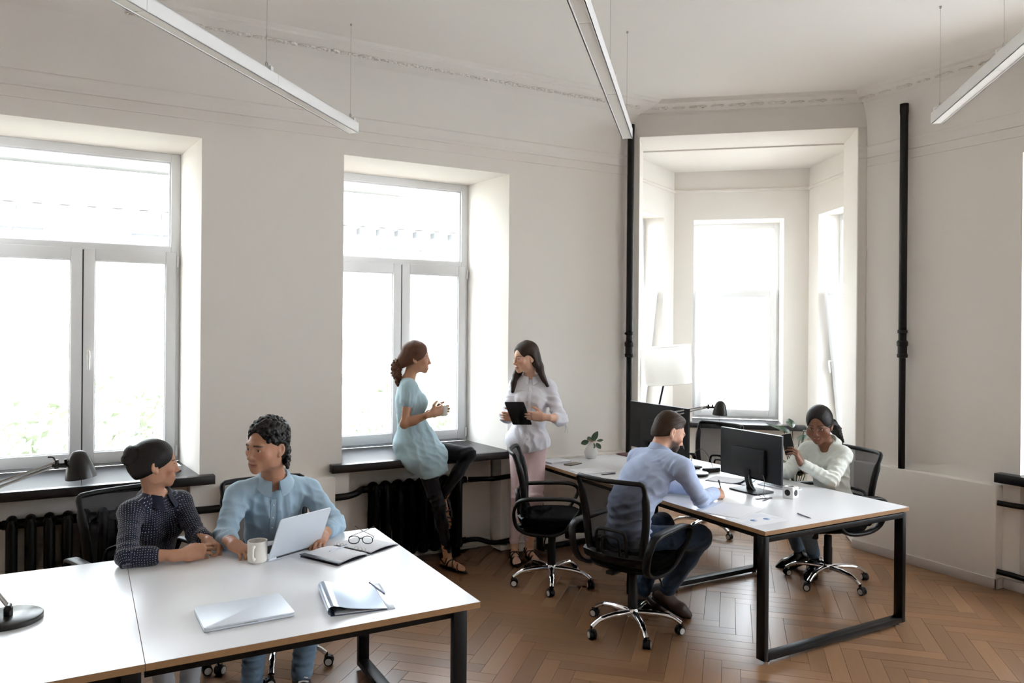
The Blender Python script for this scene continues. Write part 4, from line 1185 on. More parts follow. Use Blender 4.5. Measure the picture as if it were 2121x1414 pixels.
def shoe(parent, ankle, toe_dir, mat_, name='shoe', z0=0.0, L=.27, w_=.045, high=False, pitch=None, sole=None):
    """ankle world position; toe_dir direction of the foot; shoe bottom follows the foot's own plane"""
    ankle = A3(ankle); f = unit(toe_dir); up = A3((0, 0, 1)); up = unit(up - f * (up @ f)); r = np.cross(f, up); F = Field()
    o = ankle - up * .085
    def W(a, b, c): return o + r * a + f * b + up * c
    F.cap(W(0, -.045, .035), W(0, .03, .04), .035, .040, .03); F.cap(W(0, .03, .038), W(.004, .12, .026), .040, .042, .03); F.cap(W(.004, .12, .024), W(.0, .175, .018), .042, .030, .03)
    F.cap(W(0, -.02, .06), W(0, -.018, .13 if high else .095), .040, .038 if high else .036, .03)
    F.cut(W(0, 0, 0), -up, .004)
    if not high: F.cut(W(0, 0, .098), up, .004)
    V, Fc = F.mesh(.006); ob = organic(name, [(V, Fc)], mat_, parent)
    so = MB(); base = A3(parent.location); out = []
    for a in np.linspace(0, 2 * PI, 28, endpoint=False):
        y = .063 + .132 * math.sin(a); wd = np.interp(y, [-.07, -.03, .03, .10, .16, .20], [.02, .034, .033, .042, .034, .01])
        out.append((math.cos(a) * wd * (1.06 if abs(math.cos(a)) > .2 else 1), y))
    rows = [[tuple(W(a, b, z) - base) for a, b in out] for z in (-.010, .006)]
    so.grid(rows, closed_u=True, caps=True); so.build('sole', sole or M_BLACKPL, ob, smooth=40)
    return ob
def person(label, loc): return thing('person', label, 'person', loc)
M_BTN = mat('shirt_button', (225, 224, 220), 0.35)
# ---------------------------------------------------------------- people
def skin_pieces(F, fine, hf=.0026, hc=.008):
    a, b = F.bounds(); lo, hi = a - 2 * hc, b + 2 * hc
    D = F.sample(lo, hi, hc)
    for c0, r0, _ in fine:
        i0 = np.clip(np.ceil((A3(c0) - A3(r0) + .010 - lo) / hc).astype(int), 0, D.shape); i1 = np.clip(np.floor((A3(c0) + A3(r0) - .010 - lo) / hc).astype(int) + 1, 0, D.shape)
        sl = tuple(slice(i0[i], i1[i]) for i in range(3)); D[sl] = np.maximum(D[sl], hc * .5)
    V, Fc = surface_nets(D, lo, hc)
    for c0, r0, _ in fine: V, Fc = drop_caps(V, Fc, A3(c0) - A3(r0) + .010, A3(c0) + A3(r0) - .010, hc)
    out = [(V, Fc)]
    for c0, r0, h in fine: out.append(F.mesh(h or hf, A3(c0) - A3(r0), A3(c0) + A3(r0), open_ends=True))
    return [p for p in out if len(p[0])]
def neck(F, H, nb, female):
    F.cap(H.w((0, -.022, -.055)), A3(nb) + A3((0, 0, .0)), .044 if female else .056, .052 if female else .063, .03)
def strands(H, axis, freq, amp, wob=1.5):
    a = unit(axis); u = unit(np.cross(a, (0.31, .2, .93))); v = np.cross(a, u)
    def fn(P):
        q = H.loc(P); an = np.arctan2(q @ u, q @ v); return amp * (np.sin(freq * an + wob * np.sin((q @ a) * 40)) + .6 * np.sin(freq * 2.3 * an + 1 + wob * np.sin((q @ a) * 63)))
    return fn
def hair_cap(F, H, t, top=0.0, line=.0):
    s = H.s
    F.ell(H.w((0, -.016, .038 + top * .5)), A3((.075 + t, .097 + t, .086 + t + top)) * s, H.R, .02)
    F.ell(H.w((0, -.050, -.02)), A3((.066 + t * .8, .060 + t, .066)) * s, H.R, .03)
def hair_carve(F, H, line=0.0, side=True, w=.115):
    F.ell(H.w((0, .125, -.056 + line)), A3((w, .087, .105)) * H.s, H.R, .012, 's')
    F.ell(H.w((0, .132, .004 + line)), A3((.060, .080, .082)) * H.s, H.R, .016, 's')
    if side: F.cut(H.w((0, .022, -.012)), H.R @ A3((0, .50, -.86)), .006)
def eyeglasses(H, parent, m, wire=.0016, w=.023, h=.017):
    b = MB(); base = A3(parent.location)
    def L(p): return tuple(H.w(p) - base)
    for q in (-1, 1):
        b.tube([L((q * .0335 + w * math.cos(a) * (1 if abs(math.cos(a)) < .99 else 1), .100 - .10 * abs(q * .0335 + w * math.cos(a)) ** 1.0 * .25, .002 + h * math.copysign(abs(math.sin(a)) ** .7, math.sin(a)))) for a in np.linspace(0, 2 * PI, 20, endpoint=False)], wire, 6, closed=True)
        b.tube([L((q * .057, .094, .008)), L((q * .074, .070, .008)), L((q * .079, .0, .008)), L((q * .079, -.02, -.005))], wire, 6)
    b.tube([L((-.011, .100, .006)), L((0, .1015, .009)), L((.011, .100, .006))], wire, 6)
    return b.build('eyeglasses', m, parent, smooth=60)
def pants(name, parent, mat_, pel, hips_, knees, ankles, R, female, grow=.0, hem=.0, h=.008, waist=.10, folds=(), thigh=.078, shin=.052):
    F = Field(); pel = A3(pel)
    F.ell(pel, (.155 + grow, .118 + grow, .11), R, .05)
    for hp, kn, an in zip(hips_, knees, ankles):
        hp, kn, an = A3(hp), A3(kn), A3(an)
        F.cap(hp, kn, thigh + grow, shin + .012 + grow, .05); e = kn + (an - kn) * (1 - hem)
        F.cap(kn, kn + (e - kn) * .4, shin + .012 + grow, shin + .004 + grow, .03); F.cap(kn + (e - kn) * .4, e, shin + .004 + grow, shin - .008 + grow, .03)
        F.disp.append(fold(kn, .10, unit(an - kn) + unit(kn - hp), .045, .0035)); F.disp.append(fold(e, .08, e - kn, .04, .003)); F.disp.append(fold(hp, .10, unit(kn - hp), .05, .003))
    for f_ in folds: F.disp.append(f_)
    for kn, an in zip(knees, ankles):
        pass
    V, Fc = F.mesh(h); return organic(name, [(V, Fc)], mat_, parent)

M_HAIRBLK = hair_mat('hair_black', (19, 14, 12)); M_HAIRDK = hair_mat('hair_dark_brown', (46, 31, 24)); M_HAIRBR = hair_mat('hair_brown', (54, 37, 26)); M_HAIRCURL = hair_mat('hair_curly_brown', (84, 54, 38), .6)

# ===== woman in the polka-dot blouse at the front desk
def polka_mat():
    m = cloth_mat('navy_polka', (22, 26, 44), .8, wrinkle=(20, .2)); nt = m.node_tree; N = nt.nodes; p = N['Principled BSDF']
    a = N.new('ShaderNodeAttribute'); a.attribute_name = 'cloth_uv'
    v = N.new('ShaderNodeTexVoronoi'); v.voronoi_dimensions = '2D'; v.inputs['Scale'].default_value = 88; v.inputs['Randomness'].default_value = .22; link(nt, a.outputs['Vector'], v.inputs['Vector'])
    lt = N.new('ShaderNodeMath'); lt.operation = 'LESS_THAN'; lt.inputs[1].default_value = .14; link(nt, v.outputs['Distance'], lt.inputs[0])
    old = p.inputs['Base Color'].links[0].from_socket
    mx = N.new('ShaderNodeMix'); mx.data_type = 'RGBA'; mx.inputs[7].default_value = lin((188, 192, 200)); link(nt, lt.outputs[0], mx.inputs[0]); link(nt, old, mx.inputs[6]); link(nt, mx.outputs[2], p.inputs['Base Color'])
    return m
def cloth_uv(bones):
    """bones: (a, b) axes; u = arc length round the nearest axis, v = height along it"""
    def fn(V):
        best = np.full(len(V), 9.0); out = np.zeros((len(V), 3))
        for i, (a, b, bias) in enumerate(bones):
            a, b = A3(a), A3(b); d = b - a; L = np.linalg.norm(d); d = d / L; u = unit(np.cross(d, (.21, .93, .3))); w_ = np.cross(d, u)
            q = V - a; t = np.clip(q @ d, 0, L); r = np.linalg.norm(q - t[:, None] * d, axis=1) - bias; m = r < best
            rad = np.hypot(q @ u, q @ w_); best[m] = r[m]
            out[m] = np.stack([np.arctan2(q @ u, q @ w_) * np.maximum(bias, .04) + i * .37, q @ d, 0 * r], 1)[m]
        return out
    return fn
def build_p1():
    J = dict(hd=(.322, 4.255, 1.163), nb=(.327, 4.305, .990), sr=(.210, 4.215, .940), sl=(.452, 4.355, .938), er=(.190, 3.985, .788), wr=(.425, 3.925, .783), el=(.515, 4.175, .800), wl=(.548, 4.065, .800), pel=(.315, 4.46, .56))
    p = person('woman in a navy polka-dot blouse with her hair in a bun', (.315, 4.45, 0))
    H = Head(J['hd'], (.985, .10, -.06), (-.03, 0, 1), True, .97)
    F = Field(); H.add(F, smile=.6); neck(F, H, J['nb'], True)
    R = torso(F, J['pel'], J['nb'], J['sr'], J['sl'], True, -.022)
    arm(F, J['sr'], J['er'], J['wr'], True); arm(F, J['sl'], J['el'], J['wl'], True)
    hand(F, J['wr'], (.97, .14, .04), (.05, .80, -.55), 'r', scale=.95, thumb=.45, percurl=[(18, 20, 12), (24, 24, 14), (30, 26, 16), (36, 30, 18)])
    hand(F, J['wl'], (.52, -.62, -.30), (-.70, -.10, -.60), 'l', scale=.90, thumb=.6, curl=(48, 45, 28))
    for hp, kn, an in (((.25, 4.40, .54), (.30, 4.02, .52), (.36, 3.98, .10)), ((.40, 4.44, .54), (.50, 4.06, .52), (.46, 4.0, .10))):
        F.cap(hp, kn, .045, .034, .03); F.cap(kn, an, .032, .026, .03)
    wr, wl = A3(J['wr']), A3(J['wl'])
    pcs = skin_pieces(F, [(H.w((0, .012, -.01)), (.125, .125, .145), .0026), (wr + A3((.025, .02, .0)), (.175, .10, .07), .0028), (wl + A3((.05, -.04, -.03)), (.085, .085, .075), .0026)])
    organic('body', pcs, M_SKIN, p, color=lambda V: H.skin(V, (190, 142, 114), (170, 98, 88), (40, 28, 22), browthin=True))
    S = Field(); Rt = torso(S, J['pel'], J['nb'], J['sr'], J['sl'], True, .012)
    e, w_ = A3(J['er']), wr; cuff = e + (w_ - e) * .40
    S.cap(J['sr'], e, .054, .048, .03); S.cap(e, cuff, .049, .046, .02); S.cap(cuff - (w_ - e) * .08, cuff, .050, .049, .006)
    e2, w2 = A3(J['el']), wl; c2 = e2 + (w2 - e2) * .55
    S.cap(J['sl'], e2, .054, .047, .03); S.cap(e2, c2, .047, .042, .02); S.cap(c2 - (w2 - e2) * .1, c2, .046, .045, .006)
    S.cap(A3(J['nb']) + A3((.01, -.01, .03)), H.w((0, 0, -.03)), .050, .052, .01, 's'); S.cap(A3(J['nb']) + A3((.05, -.075, -.02)), A3(J['nb']) + A3((.06, -.09, .05)), .006, .030, .01, 's')
    S.disp += [fold(e, .10, e - A3(J['sr']), .045, .005), fold(A3(J['sr']) + A3((.0, -.05, -.07)), .10, (.4, .2, .9), .05, .004), fold((.36, 4.18, .82), .18, (.9, .3, .35), .07, .004), fold(e2, .09, (.5, -.4, -.7), .04, .004), waves(1, 30, .0018)]
    S.cut(A3((0, 0, .45)), (0, 0, -1))
    V, Fc = S.mesh(.0062)
    uv = cloth_uv([(J['pel'], J['nb'], .12), (J['sr'], J['er'], .05), (J['er'], J['wr'], .045), (J['sl'], J['el'], .05), (J['el'], J['wl'], .045)])
    mp = polka_mat(); organic('blouse', [(V, Fc)], mp, p, attr=uv)
    collar(p, A3(J['nb']) + A3((.008, -.006, .026)), basis((.55, -.80, 0), (.06, -.16, 1)), .056, .034, 16, cloth_mat('navy_cloth', (24, 28, 46), .8), lay=.030, spread=1.3, front_drop=.045)
    h = Field(); hair_cap(h, H, .010); h.disp.append(strands(H, (0, -.8, .35), 60, .0004))
    hair_carve(h, H, .004)
    h.ell(H.w((0, -.118, .058)), A3((.042, .036, .042)) * H.s, H.R, .012); h.ell(H.w((.012, -.140, .030)), A3((.026, .022, .026)), H.R, .012); h.ell(H.w((-.01, -.100, .012)), A3((.040, .036, .05)), H.R, .02)
    h.disp.append(lambda P: .0016 * np.sin(240 * np.linalg.norm(P - H.w((0, -.118, .058)), axis=1)) * (np.linalg.norm(P - H.w((0, -.122, .05)), axis=1) < .062))
    organic('hair', [h.mesh(.0036)], M_HAIRBLK, p, attr=hair_uv(H, (0, -.8, .35)))
    g = cloth_mat('grey_trousers', (150, 152, 156), .9)
    pants('trousers', p, g, J['pel'], [(.25, 4.40, .54), (.40, 4.44, .54)], [(.30, 4.02, .52), (.50, 4.06, .52)], [(.36, 3.98, .10), (.46, 4.0, .10)], Rt, True)
    for a in ((.36, 3.98, .085), (.46, 4.0, .085)): shoe(p, a, (.15, -1, 0), M_WHITE, 'shoe')
    return p

# ===== man behind the open laptop
def build_p2():
    J = dict(hd=(.842, 4.12, 1.232), nb=(.905, 4.235, 1.035), sr=(.722, 4.25, .965), sl=(1.095, 4.285, .955), er=(.640, 4.135, .800), wr=(.650, 3.945, .800), el=(1.205, 4.125, .790), wl=(1.09, 3.955, .785), pel=(.94, 4.46, .57))
    p = person('curly-haired man in a light blue linen shirt behind the open laptop', (.94, 4.47, 0))
    H = Head(J['hd'], (-.82, -.56, -.04), (.0, -.06, 1), False, 1.07)
    F = Field(); H.add(F, smile=.15); neck(F, H, J['nb'], False)
    R = torso(F, J['pel'], J['nb'], J['sr'], J['sl'], False, -.024)
    arm(F, J['sr'], J['er'], J['wr']); arm(F, J['sl'], J['el'], J['wl'])
    hand(F, J['wr'], (.42, -.86, -.20), (.05, -.2, -1), 'r', thumb=.35, percurl=[(22, 30, 20), (28, 34, 22), (34, 36, 24), (38, 38, 26)])
    hand(F, J['wl'], (-.45, -.85, -.12), (0, 0, -1), 'l', thumb=.3, curl=(22, 26, 18))
    hips_ = [(.86, 4.42, .55), (1.03, 4.42, .55)]; kn = [(.80, 4.04, .53), (1.07, 4.02, .53)]; an = [(.745, 3.96, .105), (.975, 3.90, .12)]
    for a, b, c in zip(hips_, kn, an): F.cap(a, b, .045, .036, .03); F.cap(b, c, .034, .028, .03)
    wr, wl = A3(J['wr']), A3(J['wl'])
    pcs = skin_pieces(F, [(H.w((0, .012, -.01)), (.135, .135, .15), .0026), (wr + A3((.035, -.075, -.02)), (.09, .115, .07), .0026), (wl + A3((-.04, -.07, -.015)), (.09, .11, .06), .003)])
    organic('body', pcs, M_SKIN, p, color=lambda V: H.skin(V, (176, 128, 102), (158, 98, 86), (30, 22, 18)))
    S = Field(); Rt = torso(S, J['pel'], J['nb'], J['sr'], J['sl'], False, .014)
    for s_, e, w_ in ((J['sr'], J['er'], J['wr']), (J['sl'], J['el'], J['wl'])):
        s_, e, w_ = A3(s_), A3(e), A3(w_); cu = e + (w_ - e) * .55
        S.cap(s_, e, .066, .056, .035); S.cap(e, cu, .055, .047, .02); S.cap(cu - (w_ - e) * .12, cu, .052, .049, .006)
        S.disp += [fold(e, .11, e - s_, .05, .006), fold(s_ + (e - s_) * .35 + (A3(J['nb']) - s_) * .2, .10, (.5, .3, .8), .055, .005), fold(cu, .06, w_ - e, .03, .003)]
    S.cap(A3(J['nb']) + A3((0, -.01, .01)), H.w((0, .0, -.05)), .058, .062, .012, 's')
    S.chain([A3(J['nb']) + A3((-.005, -.135, -.075)), A3(J['nb']) + A3((-.005, -.12, -.01)), A3(J['nb']) + A3((-.01, -.09, .04))], [.006, .026, .045], .012, 's')
    S.disp += [fold((.86, 4.15, .87), .16, (1, .1, .1), .055, .006, .6), fold((.99, 4.17, .87), .16, (1, .1, .1), .06, .006, .6), fold((.82, 4.19, .80), .12, (.6, .2, .8), .06, .004), fold((1.0, 4.19, .78), .12, (-.6, .2, .8), .06, .004), waves(2, 26, .002)]
    S.cut(A3((0, 0, .46)), (0, 0, -1))
    V, Fc = S.mesh(.0065); ml = cloth_mat('blue_linen', (158, 182, 200), .85, wrinkle=(16, .2), var=.05); organic('shirt', [(V, Fc)], ml, p)
    Rc = basis((-.08, -1, 0), (0, -.12, 1))
    collar(p, A3(J['nb']) + A3((-.004, -.01, .022)), basis((-.08, -1, 0), (-.03, -.22, 1)), .066, .042, 15, ml, lay=.032, spread=1.2, front_drop=.055)
    placket(p, front_line(V, J['nb'], Rc, np.arange(-.09, -.30, -.02), .01), Rc, ml, M_BTN, .013, 3)
    h = Field(); hair_cap(h, H, .006, .010); rr = random.Random(5)
    for i in range(1500):
        d = Vector((rr.gauss(0, 1), rr.gauss(0, 1), rr.gauss(0, 1))).normalized(); top_ = max(0, d.z)
        u = (d.x * (.081 + .010 * top_), -.016 + d.y * (.104 + .004 * top_), .042 + d.z * (.100 + .010 * rr.random()))
        if u[2] < .03 and u[1] > -.035: continue
        if u[2] < -.085 or (u[2] < .07 and u[1] > .055): continue
        h.ell(H.w(u), (.0055 + rr.random() * .0055) * (1.15 if u[2] > .08 else 1), None, .0025)
    for i in range(160):
        a = rr.uniform(-2.7, -.45); z = rr.uniform(-.105, -.01); u = (math.cos(a) * .078, math.sin(a) * (.096 + .02 * rr.random()) - .012, z); h.ell(H.w(u), .006 + rr.random() * .006, None, .0025)
    hair_carve(h, H, .022, side=False); h.ell(H.w((0, .08, -.075)), A3((.12, .095, .07)), H.R, .01, 's')
    for q in (-1, 1): h.ell(H.w((q * .09, .020, -.040)), A3((.03, .040, .050)), H.R, .01, 's')
    for i in range(150):
        x = rr.uniform(-.064, .064); h.ell(H.w((x, .066 - 6 * x * x + rr.uniform(-.014, .006), .106 + rr.uniform(-.012, .014) - 4.0 * x * x)), .006 + rr.random() * .005, None, .0025)
    organic('hair', [h.mesh(.0030)], M_HAIRBLK, p, attr=lambda V: V * .1)
    j = cloth_mat('blue_jeans', (96, 118, 138), .9, wrinkle=(22, .4), var=.15)
    pants('jeans', p, j, J['pel'], hips_, kn, [A3(a) + A3((0, 0, .0)) for a in an], Rt, False, .010, folds=(fold(A3(an[0]) + A3((0, 0, .08)), .09, (0, 0, 1), .03, .006), fold(A3(an[1]) + A3((0, 0, .09)), .09, (0, 0, 1), .03, .006)))
    msh = mat('sneaker', (38, 34, 40), .7)
    for a, d in ((an[0], (-.05, -1, 0)), (an[1], (-.12, -1, 0))):
        ob = shoe(p, A3(a) + A3((0, 0, -.012)), d, msh, 'sneaker', sole=M_WHITE)
        f = unit(d); r = np.cross(f, (0, 0, 1)); o = A3(a) - A3((0, 0, .097)); base = A3(p.location); lc = MB()
        for i in range(5):
            y = .035 + i * .022; z = .094 - i * .012
            lc.tube([tuple(o + r * x * s_ + f * (y + .008 * s_) + A3((0, 0, z - .25 * x * x / .03)) - base) for x, s_ in ((-.026, 1), (-.012, 1), (0, 1), (.012, 1), (.026, 1))], .0034, 6)
            lc.tube([tuple(o + r * x + f * (y + .012 - x * .5) + A3((0, 0, z + .003 - .25 * x * x / .03)) - base) for x in (-.022, 0, .022)], .003, 6)
        lc.build('laces', M_WHITE, ob, smooth=60)
    return p

# ===== woman sitting on the window sill
def foot_bare(F, ankle, f, scale=.92):
    ankle = A3(ankle); f = unit(f); up = unit(A3((0, 0, 1)) - f * f[2]) if abs(f[2]) < .9 else unit(A3((-1, 0, .2)) - f * (A3((-1, 0, .2)) @ f)); r = np.cross(f, up); o = ankle - up * .075 * scale; s = scale
    def W(a, b, c): return o + (r * a + f * b + up * c) * s
    F.cap(ankle + up * .04, W(0, -.005, .05), .030 * s, .032 * s, .02); F.cap(W(0, -.035, .028), W(0, .03, .034), .028 * s, .028 * s, .02)
    F.cap(W(0, .03, .036), W(.004, .13, .018), .029 * s, .020 * s, .03); F.cap(W(0, .10, .02), W(.022, .15, .014), .022 * s, .016 * s, .02); F.cap(W(0, .10, .02), W(-.022, .14, .014), .022 * s, .014 * s, .02)
    for i, (x, y, rr_) in enumerate(((.026, .185, .0105), (.011, .186, .0085), (-.003, .180, .008), (-.016, .171, .0075), (-.028, .160, .007))):
        F.cap(W(x * .9, .145, .014), W(x, y - .008, .010), rr_ * s * 1.1, rr_ * s, .005)
    return W, r, f, up
def sandal(parent, W, m):
    base = A3(parent.location); b = MB(); out = []
    for a in np.linspace(0, 2 * PI, 26, endpoint=False):
        y = .065 + .135 * math.sin(a); wd = np.interp(y, [-.07, -.03, .03, .10, .16, .20], [.018, .034, .033, .044, .038, .012]); out.append((math.cos(a) * wd, y))
    b.grid([[tuple(W(x, y, z) - base) for x, y in out] for z in (-.018, -.002)], closed_u=True, caps=True); o = b.build('sandal', m, parent, smooth=40)
    st = MB()
    for pts in ([(-.046, .12, .0), (-.034, .115, .032), (0, .11, .044), (.034, .12, .032), (.046, .13, 0)], [(-.044, .09, 0), (-.030, .07, .045), (.01, .05, .064), (.036, .03, .045), (.042, .02, 0)], [(.044, .09, 0), (.030, .07, .045), (-.01, .05, .064), (-.036, .03, .045), (-.042, .02, 0)], [(-.036, .0, .03), (-.030, .015, .075), (0, .025, .088), (.030, .015, .075), (.036, 0, .03), (.02, -.055, .055), (-.02, -.055, .055), (-.036, 0, .03)]):
        st.tube(spline([W(*q) - base for q in pts], 4), .0055, 6)
    st.build('strap', m, o, smooth=60); return o
M_SANDAL = mat('dark_leather', (30, 24, 22), .55)
def build_p3():
    J = dict(hd=(2.30, 5.68, 1.612), nb=(2.240, 5.705, 1.430), sr=(2.205, 5.575, 1.385), er=(2.135, 5.50, 1.125), wr=(2.325, 5.415, 1.205), sl=(2.275, 5.835, 1.385), el=(2.335, 5.79, 1.12), wl=(2.415, 5.575, 1.195), pel=(2.285, 5.69, .935))
    p = person('woman in a pale teal tunic sitting on the window sill with a cup', (2.45, 5.42, 0))
    H = Head(J['hd'], (.93, -.34, -.05), (0, 0, 1), True, .98)
    F = Field(); H.add(F); neck(F, H, J['nb'], True)
    R = torso(F, J['pel'], J['nb'], J['sr'], J['sl'], True, -.02)
    arm(F, J['sr'], J['er'], J['wr'], True); arm(F, J['sl'], J['el'], J['wl'], True)
    wr, wl = A3(J['wr']), A3(J['wl'])
    hand(F, wr, (.90, .22, .22), (-.05, .95, .05), 'r', scale=.95, thumb=.15, curl=(35, 38, 25))
    hand(F, wl, (.72, -.55, .15), (-.45, -.75, .1), 'l', scale=.95, thumb=.15, curl=(35, 38, 25))
    hr, kr, ar = A3((2.31, 5.60, .90)), A3((2.375, 5.40, .505)), A3((2.455, 5.40, .10)); hl, kl, al = A3((2.36, 5.75, .90)), A3((2.665, 5.47, .862)), A3((2.440, 5.50, .50))
    for a, b, c in ((hr, kr, ar), (hl, kl, al)): F.cap(a, b, .05, .042, .03); F.cap(b, c, .042, .028, .03)
    W1 = foot_bare(F, ar, (.52, -.82, -.06))[0]; W2 = foot_bare(F, al + A3((-.01, -.01, -.05)), (.16, -.10, -.96))[0]
    pcs = skin_pieces(F, [(H.w((0, .012, -.01)), (.125, .125, .14), .003), (A3((2.31, 5.48, 1.20)), (.26, .22, .185), .0036), (A3((2.50, 5.33, .06)), (.10, .12, .09), .0035), (A3((2.44, 5.48, .38)), (.09, .09, .14), .0035)])
    organic('body', pcs, M_SKIN, p, color=lambda V: H.skin(V, (178, 132, 104), (160, 96, 86), (50, 34, 26), browthin=True))
    S = Field(); Rt = torso(S, J['pel'], J['nb'], J['sr'], J['sl'], True, .020, hips=1.0)
    S.ell(A3(J['pel']) + A3((.02, -.03, .0)), (.165, .175, .16), R, .08); S.ell((2.30, 5.60, .84), (.17, .15, .10), R, .06); S.cap((2.32, 5.62, .86), (2.42, 5.56, .86), .10, .095, .06)
    for s_, e in ((J['sr'], J['er']), (J['sl'], J['el'])):
        s_, e = A3(s_), A3(e); c2 = s_ + (e - s_) * .36; S.cap(s_ + A3((0, 0, .005)), c2, .058, .062, .03); S.cut(c2 + unit(e - s_) * .012, e - s_) if False else None
        S.disp += [fold(c2, .07, np.cross(e - s_, (.3, 1, .1)), .028, .004, .4)]
    S.cap(A3(J['nb']) + A3((.01, 0, .01)), H.w((0, 0, -.03)), .066, .066, .01, 's')
    S.disp += [fold((2.32, 5.55, .95), .22, (.9, -.3, .25), .075, .006, .8), fold((2.22, 5.62, 1.12), .22, (.95, .2, .1), .06, .004, .7), fold((2.36, 5.50, .86), .14, (.5, .3, .8), .05, .005), fold((2.20, 5.60, 1.33), .10, (.8, -.5, .1), .03, .003), waves(3, 24, .002)]
    S.cap((2.34, 5.555, .84), (2.385, 5.515, .74), .125, .115, .06)
    S.cut(A3((2.33, 5.56, .695)), (.30, -.10, -1))
    V, Fc = S.mesh(.0068); mt = cloth_mat('pale_teal_cotton', (170, 197, 208), .85, wrinkle=(16, .2)); organic('tunic', [(V, Fc)], mt, p)
    bl = cloth_mat('black_leggings', (20, 20, 25), .85)
    pants('leggings', p, bl, A3(J['pel']) + A3((.02, -.01, -.01)), [hr, hl], [kr, kl], [ar + A3((0, 0, .04)), al + A3((0, 0, .02))], R, True, -.008, thigh=.082, shin=.050)
    sandal(p, W1, M_SANDAL); sandal(p, W2, M_SANDAL)
    h = Field(); hair_cap(h, H, .014, .006); h.disp.append(strands(H, (0, -.8, .2), 52, .0004)); h.disp.append(waves(21, 120, .0012)); hair_carve(h, H, .010); rr = random.Random(8)
    h.ell(H.w((0, -.105, -.030)), A3((.058, .050, .060)), H.R, .03)
    path = [(0, -.125, -.02), (0, -.155, -.065), (0, -.150, -.125), (0, -.132, -.185), (0, -.125, -.225)]; rad = [.036, .042, .036, .026, .012]
    cap_ = h.mesh(.0038); h = Field(); h.chain([H.w(q) for q in path], [r_ * .8 for r_ in rad], .02)
    for i in range(700):
        t_ = rr.random() * 3.95; k_ = int(t_); f_ = t_ - k_; c = A3(path[k_]) * (1 - f_) + A3(path[k_ + 1]) * f_; R_ = rad[k_] * (1 - f_) + rad[k_ + 1] * f_
        d = Vector((rr.gauss(0, 1), rr.gauss(0, 1), rr.gauss(0, .6))).normalized(); c = c + A3(d) * R_ * rr.uniform(.75, 1.15); h.ell(H.w(c), .004 + .005 * rr.random(), None, .0025)
    organic('hair', [cap_, h.mesh(.0034)], M_HAIRCURL, p, attr=hair_uv(H, (0, -.8, .2)))
    return p

